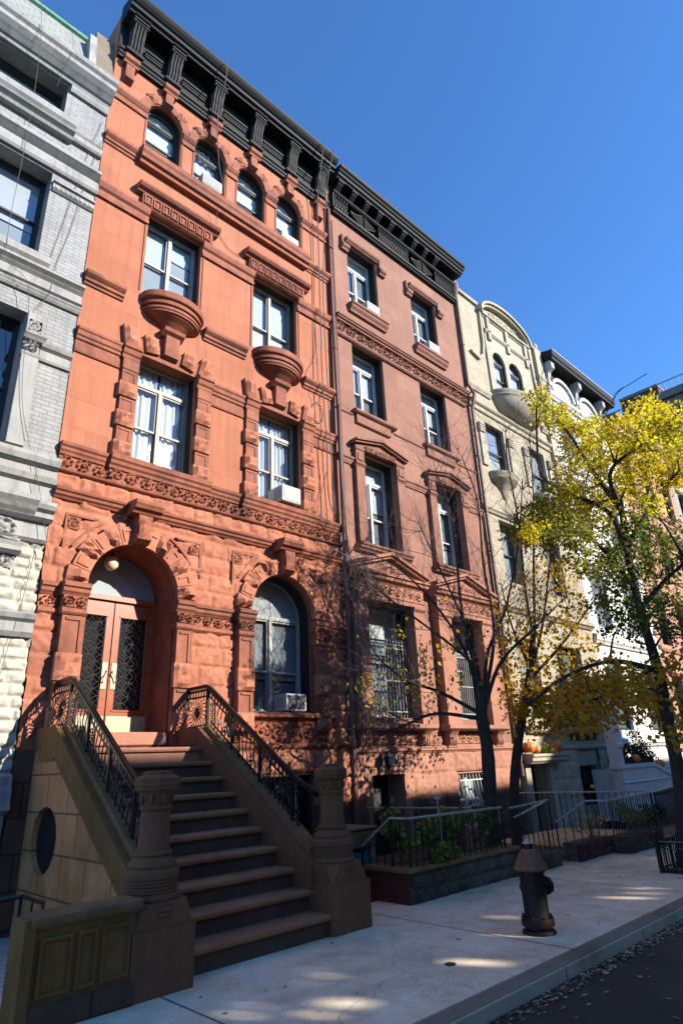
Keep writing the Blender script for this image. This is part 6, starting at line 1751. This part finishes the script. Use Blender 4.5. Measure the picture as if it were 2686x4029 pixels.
def smooth(pts, n=5):
    P = [Vector(p) for p in pts]; P = [P[0] * 2 - P[1]] + P + [P[-1] * 2 - P[-2]]
    out = []
    for i in range(1, len(P) - 2):
        for k in range(n):
            t = k / n
            a, b, c, d = P[i - 1:i + 3]
            out.append(.5 * ((2 * b) + (c - a) * t + (2 * a - 5 * b + 4 * c - d) * t * t + (3 * b - a - 3 * c + d) * t ** 3))
    out.append(P[-2]); return out

def twig(mb, p, d, L, r, lv, rnd, up=.25, tips=None):
    pts = [Vector(p)]; d = Vector(d).normalized(); n = 5
    for k in range(n):
        d = (d + Vector((rnd.gauss(0, .13), rnd.gauss(0, .13), rnd.gauss(up * .35, .10)))).normalized()
        pts.append(pts[-1] + d * L / n)
    mb.tube(pts, [r * (1 - .8 * i / n) for i in range(n + 1)], 4 if lv > 0 else 3, False)
    if tips is not None: tips += pts[2:]
    if lv > 0:
        for k in range(rnd.choice((3, 4, 5)) if lv > 1 else rnd.choice((2, 3, 4))):
            i = rnd.randint(1, n); q = pts[i]
            side = d.orthogonal(); side.rotate(Matrix.Rotation(rnd.uniform(0, 6.283), 3, d))
            nd = (d * rnd.uniform(.7, 1.1) + side * rnd.uniform(.5, .9)).normalized()
            twig(mb, q, nd, L * rnd.uniform(.45, .75), r * .5, lv - 1, rnd, up, tips)

def tree_limbs(names, r0, r1, rnd, mb, tw, nt, L, lv, up, tips=None):
    for nm in names:
        pts = smooth(LIMB[nm], 6); n = len(pts)
        mb.tube(pts, [r0 + (r1 - r0) * (i / (n - 1)) ** .8 for i in range(n)], 6, False)
        for k in range(nt):
            i = rnd.randint(int(n * .25), n - 1); d = (pts[min(i + 1, n - 1)] - pts[max(i - 1, 0)]).normalized()
            side = d.orthogonal(); side.rotate(Matrix.Rotation(rnd.uniform(0, 6.283), 3, d))
            twig(tw, pts[i], d * .8 + side * rnd.uniform(.4, .9), L * rnd.uniform(.6, 1.2), .0085 * r0 / .05, lv, rnd, up, tips)

def trunk(mb, pts, rs, rnd):
    P = smooth(pts, 5); n = len(P); R_ = []
    for i in range(n):
        t = i / (n - 1) * (len(rs) - 1); k = min(int(t), len(rs) - 2); R_.append((rs[k] + (rs[k + 1] - rs[k]) * (t - k)) * rnd.uniform(.95, 1.06))
    mb.tube(P, R_, 10)

def spur_cloud(mb, c, rad, n, size, rnd, droop=.3, per=9, spread=.055):
    """leaves in small tufts on short spurs, leaving gaps between the tufts"""
    for _ in range(max(1, n // per)):
        while True:
            q = Vector((rnd.uniform(-1, 1), rnd.uniform(-1, 1), rnd.uniform(-1, 1)))
            if q.length < 1: break
        q = Vector((c[0] + q.x * rad[0], c[1] + q.y * rad[1], c[2] + q.z * rad[2]))
        for k in range(per): leaf(mb, q + Vector((rnd.gauss(0, spread), rnd.gauss(0, spread), rnd.gauss(0, spread))), size * rnd.uniform(.65, 1.25), rnd, droop)

rnd = random.Random(11)
t1 = root('young_tree', 'slender nearly bare tree with dark fan of branches in front of the brown house', 'tree', (9.33, -2.68, .3))
m = MB(); trunk(m, [(9.30, -2.70, .0)] + LIMB['t1trunk'] + [(9.41, -2.73, 2.6)], [.13, .11, .105, .10, .085], rnd)
b = MB(); tw = MB()
tree_limbs(['t1' + c for c in 'abcdefghi'], .042, .010, rnd, b, tw, 22, 1.0, 2, .38)
m.build('trunk', 'bark', t1, True); b.build('limb', 'bark', t1, True); tw.build('twigs', 'bark2', t1)
m = MB()
for x, y, z, r in T1: leaf_cloud(m, (x, y, z), (r * 1.5, r * 1.5, r * 1.5), 15, .085, rnd, droop=.8)
for k in range(70):
    x, y, z, r = rnd.choice(T1); leaf(m, Vector((x + rnd.gauss(0, .5), y + rnd.gauss(0, .4), z + rnd.gauss(0, .45))), .08, rnd, .8)
m.build('leaves', 'yellow', t1)

t2 = root('young_tree', 'leaning young tree with golden leaves right of the bare tree', 'tree', (10.2, -2.5, .3))
m = MB(); trunk(m, [(10.22, -2.5, -.05)] + LIMB['t2trunk'], [.10, .085, .08, .07, .05], rnd)
b = MB(); tw = MB()
tree_limbs(['t2' + c for c in 'abcde'], .038, .010, rnd, b, tw, 18, .95, 2, .32)
m.build('trunk', 'bark', t2, True); b.build('limb', 'bark', t2, True); tw.build('twigs', 'bark2', t2)
m = MB()
for x, y, z, r in T2: leaf_cloud(m, (x, y, z), (r * 1.7, r * 1.7, r * 1.5), 80, .085, rnd, droop=.9)
for k in range(420):
    x, y, z, r = rnd.choice(T2); leaf(m, Vector((x + rnd.gauss(0, .4), y + rnd.gauss(0, .4), z + rnd.gauss(0, .5))), .085, rnd, .9)
m.build('leaves', 'gold', t2)

t3 = root('ginkgo_tree', 'large yellow-green ginkgo tree in the iron tree guard by the kerb', 'tree', (10.95, -4.95, 0))
m = MB(); trunk(m, [(10.93, -4.86, -.1)] + LIMB['t3trunk'], [.15, .115, .10, .095, .085, .07, .06, .045], rnd)
b = MB(); tw = MB()
tree_limbs(['t3' + c for c in 'abcdefgh'], .055, .018, rnd, b, tw, 10, .7, 1, .1)
for c in G_UP + G_DK + G_GD + G_LO:                      # a branchlet from the nearest limb to each clump
    best = min((p for nm in LIMB if nm.startswith('t3') for p in smooth(LIMB[nm], 3)), key=lambda p: (p - Vector(c[:3])).length + .3 * max(0, p.z - c[2]))
    e = Vector(c[:3]); mid = (best + e) / 2 + Vector((0, 0, .1))
    b.tube(smooth([best, mid, e], 4), [.022 - .0018 * i for i in range(9)], 5, False)
    for k in range(2): twig(tw, e, Vector((rnd.gauss(0, 1), rnd.gauss(0, 1), rnd.gauss(0, 1))), c[3] * 1.6, .006, 1, rnd, .05)
for pts in ([(11.25, -4.9, 7.6), (11.38, -5.18, 7.98), (11.44, -5.39, 8.26), (11.52, -5.64, 8.37), (11.6, -5.93, 8.48)], [(11.3, -5.0, 7.7), (11.39, -5.24, 8.06), (11.42, -5.32, 8.23), (11.47, -5.48, 8.33)]):
    tw.tube(smooth(pts, 4), .008, 4, False)
m.build('trunk', 'bark', t3, True); b.build('limb', 'bark', t3, True); tw.build('twigs', 'bark', t3)
m = MB()
for x, y, z, r in G_UP:
    spur_cloud(m, (x, y, z), (r * 1.35, r * 1.35, r * 1.1), int(4200 * r * r + 110), .062, rnd)
m.build('upper_crown', 'ginkgo', t3)
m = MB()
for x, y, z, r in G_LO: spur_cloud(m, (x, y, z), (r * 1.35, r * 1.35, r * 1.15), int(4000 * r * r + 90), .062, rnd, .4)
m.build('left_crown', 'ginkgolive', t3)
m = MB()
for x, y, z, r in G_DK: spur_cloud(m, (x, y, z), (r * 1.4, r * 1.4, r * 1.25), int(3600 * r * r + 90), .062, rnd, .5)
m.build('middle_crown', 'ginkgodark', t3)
m = MB()
for x, y, z, r in G_GD: spur_cloud(m, (x, y, z), (r * 1.7, r * 1.7, r * 1.15), int(2300 * r * r + 50), .085, rnd, .9, 5, .08)
m.build('lower_crown', 'gold', t3)

# iron tree guard
tgd = root('tree_guard', 'low black iron guard with knobbed posts around the ginkgo trunk', 'tree guard', (11.2, -5.0, 0))
gx0, gx1, gy0, gy1 = 10.46, 12.2, -5.38, -4.72
for (xa, ya, xb, yb) in ((gx0, gy0, gx0, gy1), (gx0, gy1, gx1, gy1), (gx1, gy1, gx1, gy0)):
    m = MB()
    m.tube([(xa, ya, .40), (xb, yb, .40)], .014, 5); m.tube([(xa, ya, .06), (xb, yb, .06)], .012, 5); m.tube([(xa, ya, .32), (xb, yb, .32)], .009, 5)
    m.build('rail', 'iron', tgd)
    L = math.hypot(xb - xa, yb - ya); n = int(L / .085)
    for k in range(1, n):
        u = k / n; q = MB(); q.tube([(xa + (xb - xa) * u, ya + (yb - ya) * u, .0), (xa + (xb - xa) * u, ya + (yb - ya) * u, .40)], .010, 4); q.build('bar', 'iron', tgd)
for x, y in ((gx0, gy0), (gx0, gy1), (gx1, gy1), (gx1, gy0)):
    m = MB(); m.box(x - .025, x + .025, y - .025, y + .025, -.02, .46); m.lathe(x, y, [(.02, .46), (.035, .48), (.04, .505), (.03, .535), (.0, .55)], 10); m.build('post', 'iron', tgd)
m = MB(); m.box(gx0 + .02, gx1 - .02, gy0 + .02, gy1 - .02, .0, .03); m.build('soil_bed', 'soil', tgd)

# ================================================================== FIRE HYDRANT
hx, hy = 6.50, -5.0
hy_ = root('fire_hydrant', 'black fire hydrant with rusty orange bonnet near the kerb', 'fire hydrant', (hx, hy, 0))
m = MB(); m.lathe(hx, hy, [(.17, -.03), (.17, .012), (.155, .03), (.12, .035), (.12, .10)], 20); m.build('base', 'hydrant', hy_, True)
m = MB(); m.lathe(hx, hy, [(.12, .06), (.16, .065), (.165, .10), (.16, .135), (.125, .14), (.122, .16), (.124, .40), (.128, .52), (.132, .54), (.15, .545), (.152, .565)], 24); m.build('barrel', 'hydrant', hy_, True)
m = MB()
for k in range(8):
    t = 2 * math.pi * k / 8 + .2; m.lathe(hx + .145 * math.cos(t), hy + .145 * math.sin(t), [(.014, .13), (.014, .158), (.0, .16)], 6)
m.build('flange_bolt', 'hydrant', hy_)
m = MB(); m.lathe(hx, hy, [(.165, .555), (.172, .57), (.165, .59), (.145, .625), (.142, .63), (.125, .665), (.122, .67), (.10, .715), (.09, .72), (.07, .745), (.06, .75)], 24); m.build('bonnet', 'rust', hy_, True)
m = MB(); m.lathe(hx, hy, [(.052, .745), (.054, .79), (.05, .80), (.0, .803)], 16); m.build('bonnet_neck', 'hydrant', hy_, True)
m = MB(); m.lathe(hx, hy, [(.028, .80), (.03, .83), (.0, .832)], 5); m.lathe(hx, hy, [(.055, .797), (.057, .806), (.03, .81)], 12); m.build('operating_nut', 'silver', hy_)
def nozzle(ang, z, r, L, nm='nozzle_cap'):
    d = Vector((math.cos(ang), math.sin(ang), 0)); c = Vector((hx, hy, z))
    m = MB(); m.tube([c + d * .09, c + d * .145, c + d * .15, c + d * .17, c + d * .172, c + d * L, c + d * (L + .004)], [r, r, r * 1.25, r * 1.25, r * 1.05, r * 1.05, r * .6], 16)
    m.tube([c + d * L, c + d * (L + .035)], [r * .4, r * .36], 5); m.build(nm, 'hydrant', hy_, True)
nozzle(R(-25), .40, .068, .20, 'pumper_cap'); nozzle(R(65), .38, .045, .17)
# ================================================================== CABLES ON THE FRONTS
def cable(label, pts, r=.010, mat='cable', sm=6):
    m = MB(); m.tube(smooth(pts, sm), r, 5); return tag(m.build('cable', mat), label, 'cable', 'cables on the house fronts')
cable('long cable hanging from the black cornice beside the third arched window of the red house', [(5.12, -.74, 17.0), (5.10, -.70, 16.3), (5.16, -.42, 15.9), (5.2, -.28, 15.2), (5.34, -.2, 14.3), (5.5, -.18, 13.7)], .011)
cable('vertical cable down the right edge of the red house', [(8.15, -.74, 17.0), (8.22, -.5, 16.2), (8.30, -.26, 15.5), (8.34, -.18, 13.5), (8.30, -.20, 10.0), (8.36, -.2, 8.2), (8.40, -.16, 7.0), (8.46, -.30, 6.4)], .014)
cable('second vertical cable close beside the long cable at the right edge', [(8.52, -.72, 17.0), (8.5, -.4, 15.8), (8.44, -.24, 13.4), (8.40, -.22, 12.0), (8.46, -.2, 9.8), (8.5, -.18, 8.0), (8.58, -.18, 6.6)], .012)
m_ = [(8.28 + .17 * math.cos(a), -.03, 9.05 + .26 * math.sin(a)) for a in [6.2832 * k / 14 for k in range(15)]]
cable('coil of cable looped on the red wall below the third floor', m_, .010)
cable('slack cable curving under the fourth floor sill of the red house', [(5.35, -.2, 13.0), (5.45, -.04, 12.6), (5.75, -.03, 12.25), (6.1, -.03, 12.2)], .007)
cable('thin cable curving down to the second floor air conditioner', [(8.25, -.05, 11.5), (8.2, -.03, 10.5), (7.95, -.03, 9.9), (8.25, -.2, 9.3)], .006)
cable('loose cable hanging down to the carved frieze at the right of the red house', [(8.40, -.15, 7.6), (8.25, -.05, 6.95), (8.05, -.2, 6.5), (8.3, -.2, 6.35), (8.6, -.2, 6.2), (8.9, -.3, 5.75)], .008)
cable('bundle of cables running down between the red and brown houses', [(8.80, -.2, 9.4), (8.78, -.2, 7.5), (8.84, -.26, 5.7), (8.93, -.4, 5.3), (8.9, -.34, 4.0), (8.88, -.3, 2.4)], .018)
cable('pale cable looping out from the corner over the first floor', [(8.3, -.3, 5.75), (8.8, -.42, 5.55), (9.1, -.44, 5.45), (9.8, -.42, 5.45)], .012, 'railtop')
cable('thin diagonal wire across the brown house front', [(8.86, -.1, 9.75), (9.0, -.08, 9.55), (9.3, -.06, 9.5), (9.55, .2, 9.6)], .006)
cable('leftmost wire hanging down the white house', [(1.05, -.55, 16.0), (1.38, -.42, 14.4), (1.55, -.1, 13.2), (1.58, -.14, 11.6), (1.62, -.2, 9.3), (2.02, -.2, 8.8), (2.22, -.12, 6.9), (2.62, -.16, 5.6), (2.9, -.2, 4.5)], .0045)
cable('second wire on the white house front from roof to sill', [(1.55, -.4, 15.2), (1.95, -.42, 14.5), (1.9, -.05, 13.6)], .0045)
cable('dark wire slanting down the white house pier', [(2.80, -.04, 13.5), (2.62, -.03, 12.4), (2.48, -.03, 11.2), (2.30, -.03, 9.7)], .0045)
cable('second dark wire slanting down the white house pier', [(2.84, -.04, 13.0), (2.68, -.03, 11.9), (2.55, -.03, 10.6), (2.4, -.03, 9.6), (2.36, -.08, 9.0), (2.2, -.12, 8.5)], .0045)
cable('wire along the joint of the white house at street level', [(2.74, -.08, 4.7), (2.66, -.08, 3.8), (2.55, -.08, 3.0), (2.5, -.08, 2.4)], .0045)

# ================================================================== FALLEN LEAVES
m = MB(); r3 = random.Random(9)
def flat_leaf(x, y, z, s):
    a = r3.uniform(0, 6.283); u = Vector((math.cos(a), math.sin(a), r3.uniform(-.15, .35))); w = Vector((-math.sin(a), math.cos(a), r3.uniform(-.1, .4)))
    p = Vector((x, y, z + .006))
    m.add([p - u * s * .5, p + w * s * .3, p + u * s * .5, p - w * s * .28], [(0, 1, 2), (0, 2, 3)])
for k in range(1900): flat_leaf(r3.uniform(2.5, 14), -5.72 - abs(r3.gauss(0, .09)), -.106 + abs(r3.gauss(0, .006)), r3.uniform(.02, .055))
for k in range(420): flat_leaf(r3.uniform(2, 15), r3.uniform(-9, -5.75), -.107, r3.uniform(.02, .075))
for k in range(170): flat_leaf(r3.uniform(2, 15), r3.uniform(-5.5, -3.2), .003, r3.uniform(.012, .045))
for k in range(30): flat_leaf(r3.uniform(3.5, 5.1), -3.3 + (j_ := r3.randint(0, 8)) * .288 + r3.uniform(0, .2), .1955 * (j_ + 1) + .014, r3.uniform(.02, .05))
for k in range(420): flat_leaf(r3.uniform(10.8, 13.4), r3.uniform(-3.2, -1.8), .23, r3.uniform(.03, .07))
lv = m.build('fallen_leaves', 'leaflitter'); lv['kind'] = 'stuff'; lv['label'] = 'scattered dry fallen leaves along the kerb and road'
